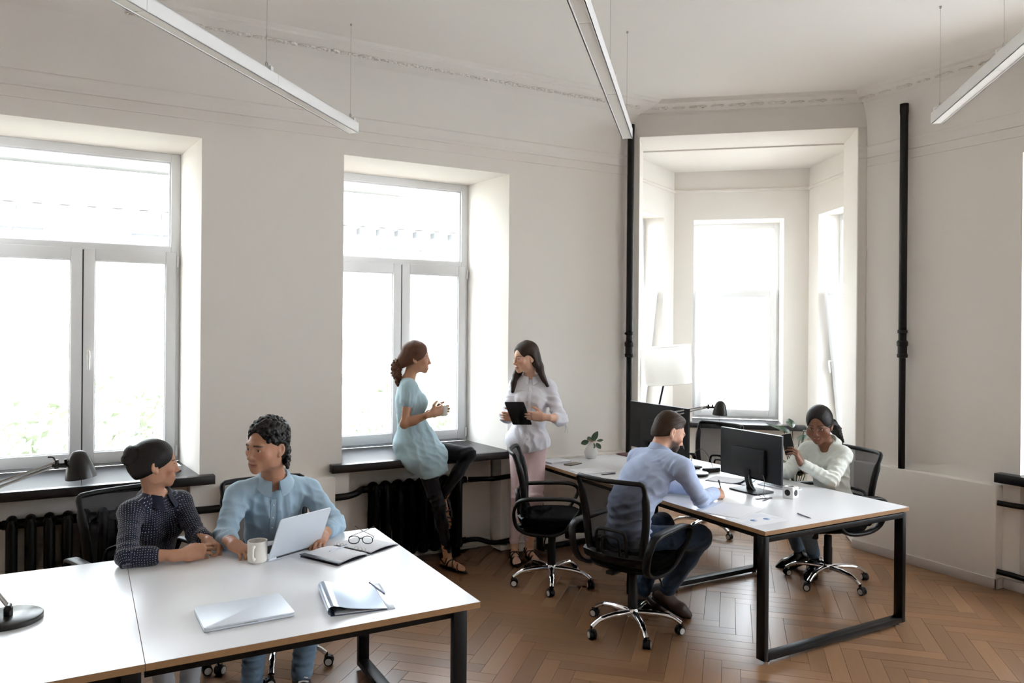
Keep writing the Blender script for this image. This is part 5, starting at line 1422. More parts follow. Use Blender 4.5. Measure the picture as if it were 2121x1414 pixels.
# ===== woman in white with the tablet
def build_p4():
    J = dict(hd=(3.127, 5.385, 1.618), nb=(3.203, 5.422, 1.445), sr=(3.105, 5.505, 1.380), sl=(3.318, 5.340, 1.372), er=(2.985, 5.44, 1.15), wr=(2.945, 5.235, 1.165), el=(3.352, 5.215, 1.135), wl=(3.115, 5.085, 1.172), pel=(3.185, 5.44, .93))
    p = person('long-haired woman in a white shirt and pink trousers holding a tablet', (3.10, 5.34, 0))
    H = Head(J['hd'], (-.985, -.02, -.12), (-.04, 0, 1), True, .98)
    F = Field(); H.add(F, smile=.1); neck(F, H, J['nb'], True)
    R = torso(F, J['pel'], J['nb'], J['sr'], J['sl'], True, -.02)
    arm(F, J['sr'], J['er'], J['wr'], True); arm(F, J['sl'], J['el'], J['wl'], True)
    wr, wl = A3(J['wr']), A3(J['wl'])
    hand(F, wr, (-.86, .30, .10), (-.48, -.86, .10), 'r', scale=.90, thumb=.1, curl=(48, 62, 40))
    hand(F, wl, (-.90, .38, .08), (.48, .86, .15), 'l', scale=.93, thumb=.1, curl=(16, 22, 16))
    hr, kr, ar = A3((3.12, 5.475, .90)), A3((3.065, 5.36, .49)), A3((3.02, 5.36, .10)); hl, kl, al = A3((3.245, 5.40, .90)), A3((3.135, 5.235, .50)), A3((3.14, 5.33, .10))
    for a, b, c in ((hr, kr, ar), (hl, kl, al)): F.cap(a, b, .05, .042, .03); F.cap(b, c, .042, .029, .03)
    W1 = foot_bare(F, ar, (-.35, -.93, -.06))[0]; W2 = foot_bare(F, al, (-.10, -.99, -.06))[0]
    pcs = skin_pieces(F, [(H.w((0, .012, -.01)), (.125, .125, .14), .003), (wr + A3((-.06, .0, .0)), (.11, .10, .08), .003), (wl + A3((-.005, .035, -.005)), (.19, .11, .09), .003), (A3((3.06, 5.28, .05)), (.15, .15, .09), .004)])
    organic('body', pcs, M_SKIN, p, color=lambda V: H.skin(V, (212, 168, 142), (176, 104, 94), (46, 32, 26), browthin=True))
    S = Field(); Rt = torso(S, J['pel'], J['nb'], J['sr'], J['sl'], True, .024)
    for s_, e, w_ in ((J['sr'], J['er'], J['wr']), (J['sl'], J['el'], J['wl'])):
        s_, e, w_ = A3(s_), A3(e), A3(w_); c2 = e + (w_ - e) * .30
        S.cap(s_, e, .060, .060, .035); S.cap(e, c2, .060, .050, .02)
        S.disp += [fold(e, .10, e - s_, .045, .006), fold(s_ + (e - s_) * .4, .10, (.4, .2, .9), .05, .004)]
    S.cap(A3(J['nb']) + A3((-.01, -.01, .015)), H.w((0, .0, -.05)), .048, .056, .012, 's'); S.chain([A3(J['nb']) + A3((-.08, -.115, -.07)), A3(J['nb']) + A3((-.065, -.095, 0)), A3(J['nb']) + A3((-.05, -.07, .04))], [.005, .022, .038], .012, 's')
    S.ell(A3(J['pel']) + A3((0, 0, .02)), (.175, .145, .13), R, .06)
    S.disp += [fold((3.16, 5.33, 1.02), .2, (.8, -.5, .4), .07, .006), fold((3.20, 5.33, 1.22), .15, (.5, .1, .9), .06, .004), waves(4, 24, .0025)]
    S.cut(A3((3.2, 5.40, .865)), (.2, -.1, -1))
    V, Fc = S.mesh(.0068); mw = cloth_mat('white_cotton', (226, 226, 234), .85, wrinkle=(14, .22)); organic('shirt', [(V, Fc)], mw, p)
    Rc = basis((-.55, -.82, 0), (0, -.08, 1)); collar(p, A3(J['nb']) + A3((-.010, -.012, .034)), basis((-.55, -.82, 0), (-.12, -.20, 1)), .056, .030, 14, mw, lay=.016, spread=1.0, front_drop=.045, name='collar_band')
    placket(p, front_line(V, J['nb'], Rc, np.arange(-.055, -.50, -.025), .0), Rc, mw, M_BTN, .012, 5)
    tie = MB(); base = A3(p.location); c2 = A3(J['el']) + A3((.03, -.03, -.045))
    for d in ((.02, -.01, -.07), (-.015, -.015, -.06)): tie.tube(spline([c2 - base, c2 + A3(d) * .5 + A3((.008, 0, 0)) - base, c2 + A3(d) - base], 4), .004, 6, flat=.4)
    tie.build('cuff_tie', mw, p, smooth=60)
    pk = cloth_mat('pink_cotton', (214, 186, 186), .85, wrinkle=(20, .3))
    pants('trousers', p, pk, A3(J['pel']) + A3((0, 0, -.01)), [hr, hl], [kr, kl], [ar + A3((0, 0, .07)), al + A3((0, 0, .07))], R, True, 0, thigh=.082, shin=.050)
    sandal(p, W1, M_SANDAL); sandal(p, W2, M_SANDAL)
    h = Field(); hair_cap(h, H, .013, .004)
    def lock(pts, r0, r1):
        n = len(pts); h.chain([H.w(q) for q in pts], [r0 + (r1 - r0) * i / (n - 1) for i in range(n)], .022)
    for pts in ([(-.064, -.03, .03), (-.078, -.045, -.06), (-.085, -.075, -.14), (-.090, -.10, -.20)], [(-.03, -.085, .02), (-.05, -.105, -.09), (-.06, -.115, -.20)], [(.02, -.09, .02), (.02, -.11, -.10), (.01, -.12, -.20)], [(-.055, -.07, .02), (-.075, -.085, -.08), (-.082, -.10, -.17), (-.12, -.11, -.24)]): lock(pts, .027, .012)
    h.ell(H.w((0, .125, -.046)), A3((.112, .092, .105)), H.R, .012, 's'); h.ell(H.w((0, .132, .016)), A3((.058, .080, .078)), H.R, .016, 's'); h.ell(H.w((-.088, .025, -.025)), A3((.032, .045, .055)), H.R, .01, 's')
    for pts in ([(.066, .005, .02), (.078, .030, -.06), (.082, .070, -.14), (.074, .100, -.21), (.070, .115, -.27)], [(.062, -.03, .0), (.084, .005, -.10), (.092, .05, -.18), (.092, .085, -.25)], [(.07, .05, -.12), (.070, .095, -.19), (.056, .120, -.26)]): lock(pts, .024, .012)
    h.disp.append(strands(H, (0, -.25, 1), 60, .0006, 1.0)); h.disp.append(waves(14, 60, .0018))
    organic('hair', [h.mesh(.0038)], M_HAIRDK, p, attr=hair_uv(H, (0, -.25, 1)))
    return p

# ===== man seen from behind at the rear desk
def build_p5():
    J = dict(hd=(3.310, 3.858, 1.192), nb=(3.190, 3.828, 1.055), sr=(3.215, 3.618, 1.005), sl=(3.20, 4.035, 1.005), er=(3.372, 3.622, .805), wr=(3.605, 3.755, .795), el=(3.42, 4.12, .80), wl=(3.56, 3.93, .79), pel=(2.975, 3.815, .585))
    p = person('bearded man in a pale blue shirt writing, seen from behind', (2.985, 3.80, 0))
    H = Head(J['hd'], (.90, -.24, -.42), (.40, 0, 1), False, 1.0)
    F = Field(); H.add(F); neck(F, H, J['nb'], False)
    mid = (2.985, 3.82, .77)
    R = torso(F, J['pel'], J['nb'], J['sr'], J['sl'], False, -.024, mid)
    arm(F, J['sr'], J['er'], J['wr']); arm(F, J['sl'], J['el'], J['wl'])
    wr, wl = A3(J['wr']), A3(J['wl'])
    hand(F, wr, (.88, .16, -.12), (-.10, .62, -.70), 'r', thumb=.75, percurl=[(42, 40, 22), (50, 48, 28), (58, 55, 35), (62, 58, 38)])
    hand(F, wl, (.55, -.75, -.08), (0, 0, -1), 'l', curl=(18, 20, 15))
    hips_ = [(3.01, 3.72, .57), (3.02, 3.91, .57)]; kn = [(3.40, 3.665, .555), (3.40, 4.02, .555)]; an = [(3.335, 3.885, .155), (3.24, 4.02, .12)]
    for a, b, c in zip(hips_, kn, an): F.cap(a, b, .045, .036, .03); F.cap(b, c, .034, .028, .03)
    pcs = skin_pieces(F, [(H.w((0, .012, -.01)), (.135, .135, .15), .0028), (wr + A3((.075, .02, -.01)), (.11, .10, .075), .0026), (wl + A3((.05, -.07, 0)), (.10, .11, .06), .0035)])
    organic('body', pcs, M_SKIN, p, color=lambda V: H.skin(V, (206, 158, 132), (160, 96, 86), (56, 38, 28), stubble=(70, 48, 38)))
    S = Field(); Rt = torso(S, J['pel'], J['nb'], J['sr'], J['sl'], False, .028, mid)
    for s_, e, w_ in ((J['sr'], J['er'], J['wr']), (J['sl'], J['el'], J['wl'])):
        s_, e, w_ = A3(s_), A3(e), A3(w_); S.cap(s_, e, .063, .051, .035); cu = e + (w_ - e) * .97; S.cap(e, cu, .052, .041, .02); S.cap(cu - (w_ - e) * .20, cu, .043, .0435, .006)
        S.disp += [fold(e, .10, e - s_, .042, .006), fold(s_ + A3((-.03, 0, -.05)), .10, (.2, .8, .5), .045, .005), fold(e + (w_ - e) * .4, .07, w_ - e, .035, .003)]
    S.cap(A3(J['nb']) + A3((.055, 0, .035)), H.w((0, 0.02, -.06)), .050, .058, .01, 's')
    S.disp += [fold((2.93, 3.70, .70), .16, (.1, .35, .95), .055, .006), fold((3.03, 3.68, .84), .15, (-.3, .4, .85), .06, .005), fold((3.08, 3.75, .93), .16, (.25, -.6, .75), .065, .005), fold((2.95, 3.86, .72), .15, (0, -.3, .95), .06, .005), fold((3.16, 3.68, .98), .09, (.2, .9, .3), .03, .004), waves(5, 22, .0025)]
    V, Fc = S.mesh(.0066); ms = cloth_mat('pale_blue_cotton', (178, 193, 224), .8, wrinkle=(12, .2)); organic('shirt', [(V, Fc)], ms, p)
    collar(p, A3(J['nb']) + A3((.030, .006, .018)), basis((.86, -.1, -.45), (.50, 0, 1)), .067, .042, 14, ms, lay=.020, spread=.9, front_drop=.01)
    h = Field(); hair_cap(h, H, .004, .008); h.cap(H.w((-.032, .046, .098)), H.w((.032, .046, .098)), .013, .013, .03); h.ell(H.w((0, .0, .102)), A3((.060, .076, .026)), H.R, .03)
    h.disp.append(strands(H, (0, .6, .5), 50, .0009)); hair_carve(h, H, .012, side=False); h.cut(H.w((0, .03, -.005)), H.R @ A3((0, .42, -.9)), .006)
    organic('hair', [h.mesh(.0034)], M_HAIRBR, p, attr=hair_uv(H, (0, .6, .5)))
    bd = Field(); bd.ell(H.w((0, .030, -.066)), A3((.0565, .068, .052)), H.R, .02); bd.ell(H.w((0, .078, -.102)), A3((.026, .022, .022)), H.R, .02); bd.ell(H.w((0, .088, -.053)), A3((.026, .014, .006)), H.R, .01)
    for q in (-1, 1): bd.ell(H.w((q * .056, .012, -.042)), A3((.014, .020, .042)), H.R, .02)
    bd.ell(H.w((0, .10, -.068)), A3((.022, .02, .010)), H.R, .006, 's'); bd.ell(H.w((0, .11, -.02)), A3((.050, .06, .032)), H.R, .01, 's'); bd.cut(H.w((0, -.005, -.05)), H.R @ A3((0, -1, -.1)), .006); bd.disp.append(waves(9, 160, .0010))
    organic('beard', [bd.mesh(.0034)], M_HAIRDK, p, attr=hair_uv(H, (0, 0, 1)))
    j = cloth_mat('dark_jeans', (40, 58, 80), .9, wrinkle=(22, .35), var=.2)
    pants('jeans', p, j, A3(J['pel']) + A3((.02, 0, -.02)), hips_, kn, [A3(a) + A3((0, 0, .02)) for a in an], Rt, False, .010)
    br = mat('brown_leather', (58, 42, 34), .5, var=(30, .15))
    shoe(p, an[0], (.62, -.60, -.42), br, 'shoe'); shoe(p, an[1], (.85, -.2, -.25), br, 'shoe')
    return p

# ===== woman with the phone
def build_p6():
    J = dict(hd=(4.768, 3.878, 1.160), nb=(4.86, 3.885, 1.003), sl=(4.862, 3.745, .948), sr=(4.835, 4.035, .945), el=(4.675, 3.70, .790), wl=(4.505, 3.815, .905), er=(4.64, 4.06, .795), wr=(4.43, 4.02, .875), pel=(4.93, 3.875, .575))
    p = person('smiling woman with glasses and a black ponytail holding up a phone', (4.83, 3.845, 0))
    H = Head(J['hd'], (-.86, -.40, -.24), (-.22, -.06, 1), True, 1.05, cheeks=.8)
    F = Field(); H.add(F, smile=1.0); neck(F, H, J['nb'], True)
    R = torso(F, J['pel'], J['nb'], J['sr'], J['sl'], True, -.02)
    arm(F, J['sr'], J['er'], J['wr'], True); arm(F, J['sl'], J['el'], J['wl'], True)
    wr, wl = A3(J['wr']), A3(J['wl'])
    hand(F, wl, (-.45, .10, .88), (-.55, .80, -.10), 'l', scale=.97, thumb=.15, curl=(30, 36, 24))
    hand(F, wr, (-.60, -.25, .70), (-.5, -.8, 0), 'r', scale=.97, thumb=.3, curl=(40, 45, 30))
    hips_ = [(4.90, 3.96, .555), (4.90, 3.80, .555)]; kn = [(4.585, 4.03, .545), (4.565, 3.865, .545)]; an = [(4.90, 4.18, .12), (4.845, 3.985, .125)]
    for a, b, c in zip(hips_, kn, an): F.cap(a, b, .040, .024, .03); F.cap(b, c, .022, .018, .03)
    pcs = skin_pieces(F, [(H.w((0, .012, -.01)), (.13, .13, .145), .0026), (wl + A3((-.035, .02, .085)), (.09, .09, .115), .0026), (wr + A3((-.03, -.03, .08)), (.09, .09, .11), .003)])
    organic('body', pcs, M_SKIN, p, color=lambda V: H.skin(V, (128, 88, 68), (132, 70, 62), (24, 18, 15), browthin=True))
    te = MB(); base = A3(p.location); te.tube([tuple(H.w((x, .0965 - 9 * x * x, -.0675 + 4.5 * x * x)) - base) for x in np.linspace(-.019, .019, 9)], .0034, 6); te.build('teeth', M_WHITE, p, smooth=60)
    S = Field(); Rt = torso(S, J['pel'], J['nb'], J['sr'], J['sl'], True, .020)
    for s_, e, w_ in ((J['sr'], J['er'], J['wr']), (J['sl'], J['el'], J['wl'])):
        s_, e, w_ = A3(s_), A3(e), A3(w_); cu = e + (w_ - e) * .90; S.cap(s_, e, .060, .052, .035); S.cap(e, cu, .052, .040, .02); S.cap(cu - (w_ - e) * .14, cu, .042, .043, .006)
        S.disp += [fold(e, .10, e - s_, .042, .006), fold(s_ + (e - s_) * .4, .09, (.5, .3, .8), .05, .004), fold(e + (w_ - e) * .45, .08, w_ - e, .04, .004)]
    S.cap(A3(J['nb']) + A3((-.02, -.01, .012)), H.w((0, .0, -.05)), .050, .060, .012, 's'); S.chain([(4.722, 3.842, .905), (4.748, 3.848, .945), (4.775, 3.856, .985), (4.79, 3.865, 1.03)], [.012, .026, .040, .054], .008, 's')
    S.disp += [fold((4.78, 3.82, .86), .16, (.3, .9, .3), .06, .005), fold((4.84, 3.78, .76), .14, (.4, -.2, .9), .055, .005), waves(6, 24, .0025)]
    S.cut(A3((0, 0, .50)), (0, 0, -1))
    V, Fc = S.mesh(.0066); mw = cloth_mat('off_white_cotton', (224, 229, 222), .85, wrinkle=(14, .2)); organic('blouse', [(V, Fc)], mw, p)
    collar(p, A3(J['nb']) + A3((-.010, -.004, .024)), basis((-.95, -.25, -.3), (-.36, -.06, 1)), .066, .036, 42, mw, lay=.032, spread=1.25, front_drop=.06)
    h = Field(); hair_cap(h, H, .014, .002); h.disp.append(strands(H, (0, -.8, .2), 60, .0004)); hair_carve(h, H, .010); rr = random.Random(4)
    pts = [(-.02, -.105, -.01), (-.045, -.150, -.045), (-.06, -.175, -.095), (-.075, -.185, -.155), (-.085, -.20, -.20)]
    cap_ = h.mesh(.0036); h = Field(); h.chain([H.w(q) for q in pts], [.030, .036, .036, .026, .012], .02)
    for i in range(500):
        t_ = rr.random() * 3.9; k_ = int(t_); q = A3(pts[k_]) * (1 - t_ + k_) + A3(pts[k_ + 1]) * (t_ - k_); d = Vector((rr.gauss(0, 1), rr.gauss(0, 1), rr.gauss(0, .6))).normalized(); q = q + A3(d) * (.034, .036, .030, .018)[k_] * rr.uniform(.7, 1.05); h.ell(H.w(q), .004 + .005 * rr.random(), None, .003)
    organic('hair', [cap_, h.mesh(.0034)], M_HAIRBLK, p, attr=hair_uv(H, (0, -.8, .2)))
    eyeglasses(H, p, mat('gold_rim', (78, 58, 46), .3, metal=.6), .0019)
    j = cloth_mat('washed_jeans', (104, 128, 150), .9, wrinkle=(22, .35), var=.2)
    pants('jeans', p, j, A3(J['pel']) + A3((0, 0, -.02)), hips_, kn, [A3(a) + A3((0, 0, .045)) for a in an], Rt, True, .004)
    bt = mat('black_leather', (16, 15, 16), .25)
    shoe(p, an[0], (-.75, .55, -.35), bt, 'boot', high=True); shoe(p, an[1], (-.72, -.35, -.35), bt, 'boot', high=True)
    return p
import time as _t
for fn in (build_p1, build_p2, build_p3, build_p4, build_p5, build_p6):
    _a = _t.time(); fn(); print('built', fn.__name__, round(_t.time() - _a, 2))
# ---------------------------------------------------------------- things on the front desk
DT = .745
def flat_slab(name, mats, parent, w, d, z0, z1, r=.012, M=None, bevel=.0015):
    b = MB(); b.prism(rrect(w, d, r), z0, z1, M); return b.build(name, mats, parent, smooth=35, bevel=bevel)
# closed laptop
t = thing('laptop', 'closed silver laptop lying on the front desk', 'laptop', (.556, 3.122, DT), .03)
flat_slab('base', M_ALU, t, .331, .247, .002, .010, .014); flat_slab('lid', M_ALU, t, .331, .247, .0106, .017, .014, bevel=.002)
b = MB(); b.box(-.025, .025, -.1245, -.1225, .0085, .0112); b.build('finger_notch', M_GREYPL, t, smooth=0)
for x in (-.14, .14):
    for y in (-.10, .10):
        b = MB(); b.lathe([(.006, 0), (.006, .003)], 10, Matrix.Translation((x, y, 0))); b.build('rubber_foot', M_BLACKPL, t)
# open laptop
ang = math.atan2(.137, .279)
t = thing('laptop', 'open silver laptop before the curly-haired man', 'laptop', (.9185, 3.8225, DT), ang)
b = MB(); b.prism(rrect(.311, .215, .012, cx=0, cy=.1075), .001, .012); b.build('base', M_ALU, t, smooth=35, bevel=.0015)
b = MB(); b.box(-.135, .135, .075, .185, .012, .0124); kb = b.build('keyboard_well', M_DARKSCREEN, t, smooth=0)
kv = MB(); kv.box(-.0085, .0085, -.0085, .0085, 0, .0012); km = kv.mesh('key', mat('key_cap', (24, 24, 26), .5), 0)
for i in range(13):
    for j in range(5):
        o = bpy.data.objects.new('key', km); COL.objects.link(o); o.parent = kb; o.location = (-.1225 + i * .0204, .088 + j * .0205, .0124)
Lm = Matrix.Translation((0, .004, .012)) @ Matrix.Rotation(math.radians(24), 4, 'X')
b = MB(); rr_ = rrect(.311, .218, .012, cx=0, cy=.110); b.prism(rr_, -.0035, .0025, Lm @ Matrix.Rotation(PI / 2, 4, 'X')); b.build('lid', M_ALU, t, smooth=35, bevel=.0015)
b = MB(); b.prism(rrect(.298, .188, .006, cx=0, cy=.1045), -.0040, -.0034, Lm @ Matrix.Rotation(PI / 2, 4, 'X')); b.build('screen', mat('laptop_screen', (30, 34, 40), .15), t, smooth=0)
b = MB(); b.tube([(-.11, .002, .009), (.11, .002, .009)], .005, 8); b.build('hinge', M_DARKSCREEN, t)
# mug
M_MUG = mat('cream_ceramic', (226, 222, 214), .3)
t = thing('mug', 'cream ceramic mug on the front desk by the man\'s hand', 'mug', (.732, 3.780, DT))
b = MB(); b.lathe([(.036, 0), (.042, .004), (.045, .012), (.0455, .10), (.0445, .102), (.042, .100), (.041, .014), (.0, .010)], 32); b.build('cup', M_MUG, t, smooth=50)
b = MB(); hd = Matrix.Rotation(math.radians(-118), 4, 'Z'); b.tube(spline([(.043, 0, .082), (.062, 0, .084), (.074, 0, .066), (.072, 0, .042), (.058, 0, .026), (.043, 0, .026)], 5), .0062, 10, hd, flat=1.2); b.build('handle', M_MUG, t, smooth=60)
b = MB(); b.lathe([(.0, .072), (.0412, .072), (.0412, .074), (.0, .074)], 24); b.build('coffee', mat('coffee', (52, 34, 22), .2), t)
# ring binder with loose rings, open
M_BIND = mat('dark_vinyl', (52, 52, 64), .45); 
t = thing('ring_binder', 'open ring-bound planner with lined white pages on the front desk', 'planner', (1.178, 3.752, DT), math.radians(28))
W2, D2 = .205, .125
def wavy(u): return .004 + .012 * math.sin(PI * min(1, abs(u) / W2)) 
b = MB(); rows = [[(u, v, z) for u in np.linspace(-W2 - .008, W2 + .012, 2)] for v, z in ((-D2 - .006, .001), (D2 + .006, .001), (D2 + .006, .004), (-D2 - .006, .004))]
b.prism(rrect(2 * W2 + .02, 2 * D2 + .012, .01), .0, .003); b.build('cover', M_BIND, t, smooth=30)
for s in (-1, 1):
    for k in range(3):
        b = MB(); us = np.linspace(.010, W2 - .004 * k, 10); top = [[(s * u, v, .0045 + k * .0022 + (.010 - .001 * k) * math.sin(PI * u / W2) ** 1.0 * (1 if s < 0 else .9)) for u in us] for v in (-D2 + .003 * k, D2 - .003 * k)]
        b.grid(top); b.build('page', M_PAPER, t, smooth=60)
for v in (-.088, -.062, -.036, .036, .062, .088):
    b = MB(); b.tube([(.013 * math.cos(a), v, .010 + .018 * math.sin(a)) for a in np.linspace(0, 2 * PI, 16, endpoint=False)], .0012, 6, closed=True); b.build('ring', M_CHROME, t)
b = MB(); b.box(-W2 - .012, -W2 + .020, -D2 - .004, D2 + .004, .010, .0135); b.build('pen_flap', M_BIND, t, bevel=.001)
# ballpoint lying on the planner
def pen(label, a, bb, col, r=.0042, tip=None, group=None):
    a, bb = Vector(a), Vector(bb); d = (bb - a); t = thing('pen', label, 'pen', a, 0, group)
    q = d.to_track_quat('Z', 'Y').to_matrix().to_4x4(); L = d.length
    b = MB(); b.lathe([(.001, 0), (r * .7, .008), (r, .016), (r, L * .72), (r * 1.05, L * .73), (r, L - .004), (r * .7, L)], 12, q); b.build('barrel', col, t)
    c = MB(); c.lathe([(.0006, -.003), (.0012, 0), (r * .72, .009)], 10, q); c.build('tip', tip or M_STEEL, t)
    k = MB(); k.box(-.0012, .0012, r, r + .0018, L * .72, L - .003, q); k.build('clip', tip or M_STEEL, t, smooth=0)
    return t
M_PENBLUE = mat('pen_blue', (70, 76, 130), .3); M_PENCLR = mat('pen_clear', (196, 200, 212), .25); M_PENBLK = mat('pen_black', (20, 20, 22), .3)
pen('thin ballpoint lying across the open planner pages', (1.055, 3.705, .770), (1.165, 3.77, .7695), M_PENCLR, .0035, M_PENBLUE)
pen('dark metal pen lying beside the glossy folder', (1.111, 3.062, .7495), (1.099, 3.236, .7495), mat('pen_graphite', (62, 70, 92), .25, metal=.6), .0042)
# spectacles on the planner
t = thing('reading_glasses', 'black-rimmed glasses lying upside down on the open planner', 'glasses', (1.232, 3.762, .768), math.radians(-28))
for q in (-1, 1):
    b = MB(); b.tube([(q * .034 + .026 * math.cos(a), -.004 * math.cos(a) * q, .022 + .019 * math.copysign(abs(math.sin(a)) ** .75, math.sin(a))) for a in np.linspace(0, 2 * PI, 22, endpoint=False)], .0023, 6, closed=True); ro = b.build('rim', M_BLACKPL, t, smooth=60)
    b = MB(); b.prism([(q * .034 + .025 * math.cos(a), .018 * math.copysign(abs(math.sin(a)) ** .75, math.sin(a))) for a in np.linspace(0, 2 * PI, 22, endpoint=False)], -.0005, .0005, Matrix.Translation((0, 0, .022)) @ Matrix.Rotation(PI / 2, 4, 'X')); b.build('lens', M_GLASS, ro, smooth=0)
    b = MB(); b.tube(spline([(q * .060, .002, .028), (q * .058, .03, .032), (q * -.005, .085, .045), (q * -.05, .115, .062)], 5), .0025, 6, flat=.6); b.build('temple', M_BLACKPL, t, smooth=60)
b = MB(); b.tube([(-.009, 0, .026), (0, -.003, .030), (.009, 0, .026)], .0024, 6); b.build('bridge', M_BLACKPL, t)
# glossy folder with a rolled spine
M_FOLD = mat('glossy_folder', (176, 190, 210), .16, metal=.35); M_FOLDIN = mat('folder_inner', (66, 78, 104), .3)
t = thing('folder', 'glossy silver-blue folder with a bulging spine on the front desk', 'folder', (.985, 3.075, DT), math.radians(-8))
b = MB(); sec = [(-.118, .004), (-.130, .012), (-.132, .024), (-.124, .036), (-.108, .040), (-.085, .034), (-.05, .024), (0, .016), (.05, .010), (.10, .006)]
rows = [[(u, v, z) for u, z in sec] for v in np.linspace(-.155, .155, 8)]; b.grid(rows)
rows = [[(u, v, z - .0018) for u, z in sec] for v in np.linspace(-.155, .155, 8)]; b.grid(rows); b.build('front_cover', M_FOLD, t, smooth=60)
b = MB(); b.prism(rrect(.25, .314, .006, cx=.005), 0, .002); b.build('back_cover', M_FOLDIN, t)
b = MB(); b.prism(rrect(.205, .297, .002, cx=.0), .002, .005); b.build('sheets', M_PAPER, t)
b = MB(); b.box(.100, .132, -.158, .158, .0, .0045); b.build('clip_bar', mat('clear_plastic', (206, 214, 228), .2), t, bevel=.001)
# white booklet on the sill
t = thing('booklet', 'small white booklet on the sill behind the polka-dot blouse', 'booklet', (.545, 5.93, SILL), .1)
flat_slab('cover', M_BLACKPL, t, .12, .17, 0, .006, .004); flat_slab('pages', M_PAPER, t, .112, .162, .006, .034, .004); flat_slab('top_cover', M_WHITE, t, .12, .17, .034, .038, .004)

# ---------------------------------------------------------------- desk lamps
M_LAMPBLK = mat('lamp_enamel', (22, 21, 19), .32, spec=.4)
def desk_lamp(label, base, elbow, head, tilt_dir, s=1.0):
    """base centre on desk, elbow and head joint in world coordinates"""
    bx = Vector(base); t = thing('desk_lamp', label, 'lamp', bx, group='black arm desk lamps'); E, Hd = Vector(elbow) - bx, Vector(head) - bx
    b = MB(); b.lathe([(.112, 0), (.116, .004), (.116, .018), (.112, .021), (.0, .022)], 40); b.build('base', M_LAMPBLK, t, smooth=40)
    b = MB(); b.lathe([(.016, .021), (.016, .050), (.010, .056)], 14); b.tube([(-.0, -.02, .052), (0, .02, .052)], .012, 12); b.build('base_joint', M_LAMPBLK, t)
    p0 = Vector((0, 0, .055)); side = (E - p0).cross(Vector((0, 0, 1))).normalized() * .010
    for q in (-1, 1):
        b = MB(); b.tube([p0 + side * q, E + side * q], .0045, 8); b.build('lower_arm', M_STEEL, t)
    off = Vector((0, 0, .028))
    for q in (0, 1):
        b = MB(); b.tube([E + off * q, Hd + off * q * .35], .0058, 8); b.build('upper_arm', M_STEEL, t)
    b = MB(); b.tube([E - side * 1.8, E + side * 1.8], .012, 12); b.tube([E - Vector((0, 0, .015)), E + Vector((0, 0, .04))], .007, 8); b.build('elbow_joint', M_LAMPBLK, t)
    d = (Hd - E); d.z = 0; d.normalize()
    b = MB(); b.tube([Hd - d * .015, Hd + d * .055], .0085, 10); b.tube([Hd + Vector((0, 0, -.012)), Hd + Vector((0, 0, .022))], .008, 8); b.tube([Hd + d * .03, Hd + d * .03 + Vector((0, 0, .022))], .006, 8); b.tube(spline([Hd, Hd + Vector((0, 0, .03)) - d * .01, Hd + Vector((0, 0, .034)) - d * .03], 3), .003, 6); b.build('head_joint', M_LAMPBLK, t)
    c = Hd + d * .085; ax = (Vector((0, 0, 1)) - d * tilt_dir).normalized(); q = ax.to_track_quat('Z', 'Y').to_matrix().to_4x4(); Mx = Matrix.Translation(c + Vector((0, 0, -.055))) @ q
    prof = [(.056, 0), (.0555, .01), (.051, .034), (.044, .062), (.037, .082), (.029, .096), (.017, .105), (.006, .108)]
    b = MB(); b.lathe([(r_, z) for r_, z in prof], 32, Mx); b.build('shade', M_LAMPBLK, t, smooth=60)
    b = MB(); b.lathe([(.053, .0005), (.041, .055), (.02, .09), (.0, .095)], 24, Mx); b.build('shade_lining', M_WHITE, t, smooth=60)
    b = MB(); b.ellipsoid((0, 0, .035), (.022, .022, .03), 12, 8, Mx); b.build('bulb', M_WHITE, t)
    e0 = Mx @ Vector((-.05, 0, .002)); b = MB(); b.tube([e0, e0 - Vector((0, 0, .045))], .0012, 6); b.build('pull_cord', M_BLACKPL, t)
    return t
desk_lamp('black desk lamp at the left picture edge on the front desk', (-.238, 3.462, DT), (-.475, 3.50, 1.172), (-.085, 3.50, 1.313), .12)
desk_lamp('black desk lamp arching over the rear desk behind the writing man', (4.10, 4.49, DT), (3.975, 4.622, 1.184), (4.165, 4.400, 1.268), -.05)

# ---------------------------------------------------------------- things on the rear desk
# vase with a leafy sprig
t = thing('vase', 'white bud vase with a sprig of green leaves on the rear desk', 'vase', (3.822, 5.455, DT))
b = MB(); b.lathe([(.030, 0), (.044, .008), (.056, .035), (.058, .055), (.050, .082), (.034, .106), (.022, .122), (.017, .136), (.018, .140), (.014, .139), (.012, .12), (.0, .10)], 32); b.build('vase_body', mat('matt_white_ceramic', (232, 230, 226), .5, bump=(300, .15, .001)), t, smooth=60)
M_LEAFG = mat('succulent_green', (66, 92, 66), .5, var=(20, .2)); M_STALK = mat('plant_stalk', (176, 150, 128), .6)
def leaf(parent, a, bdir, L, w_, m, name='leaf', cup=.2, face=(0, 0, 1)):
    a = Vector(a); d = Vector(bdir).normalized(); s = d.cross(Vector(face));  s = (s if s.length > .05 else Vector((1, 0, 0))).normalized(); n = s.cross(d)
    rows = []
    for i in range(9):
        u = i / 8; hw = w_ * math.sin(PI * min(1, u * .96 + .03)) ** .7; c = a + d * L * u - n * (-.15 * L * u * u)
        rows.append([c - s * hw + n * hw * cup, c - s * hw * .5 + n * hw * cup * .3, c, c + s * hw * .5 + n * hw * cup * .3, c + s * hw + n * hw * cup])
    b = MB(); b.grid(rows); b.grid([[p - n * .0015 for p in r_] for r_ in rows]); return b.build(name, m, parent, smooth=60)
RV = Vector((.874, -.486, 0)); FV = Vector((.486, .874, 0))
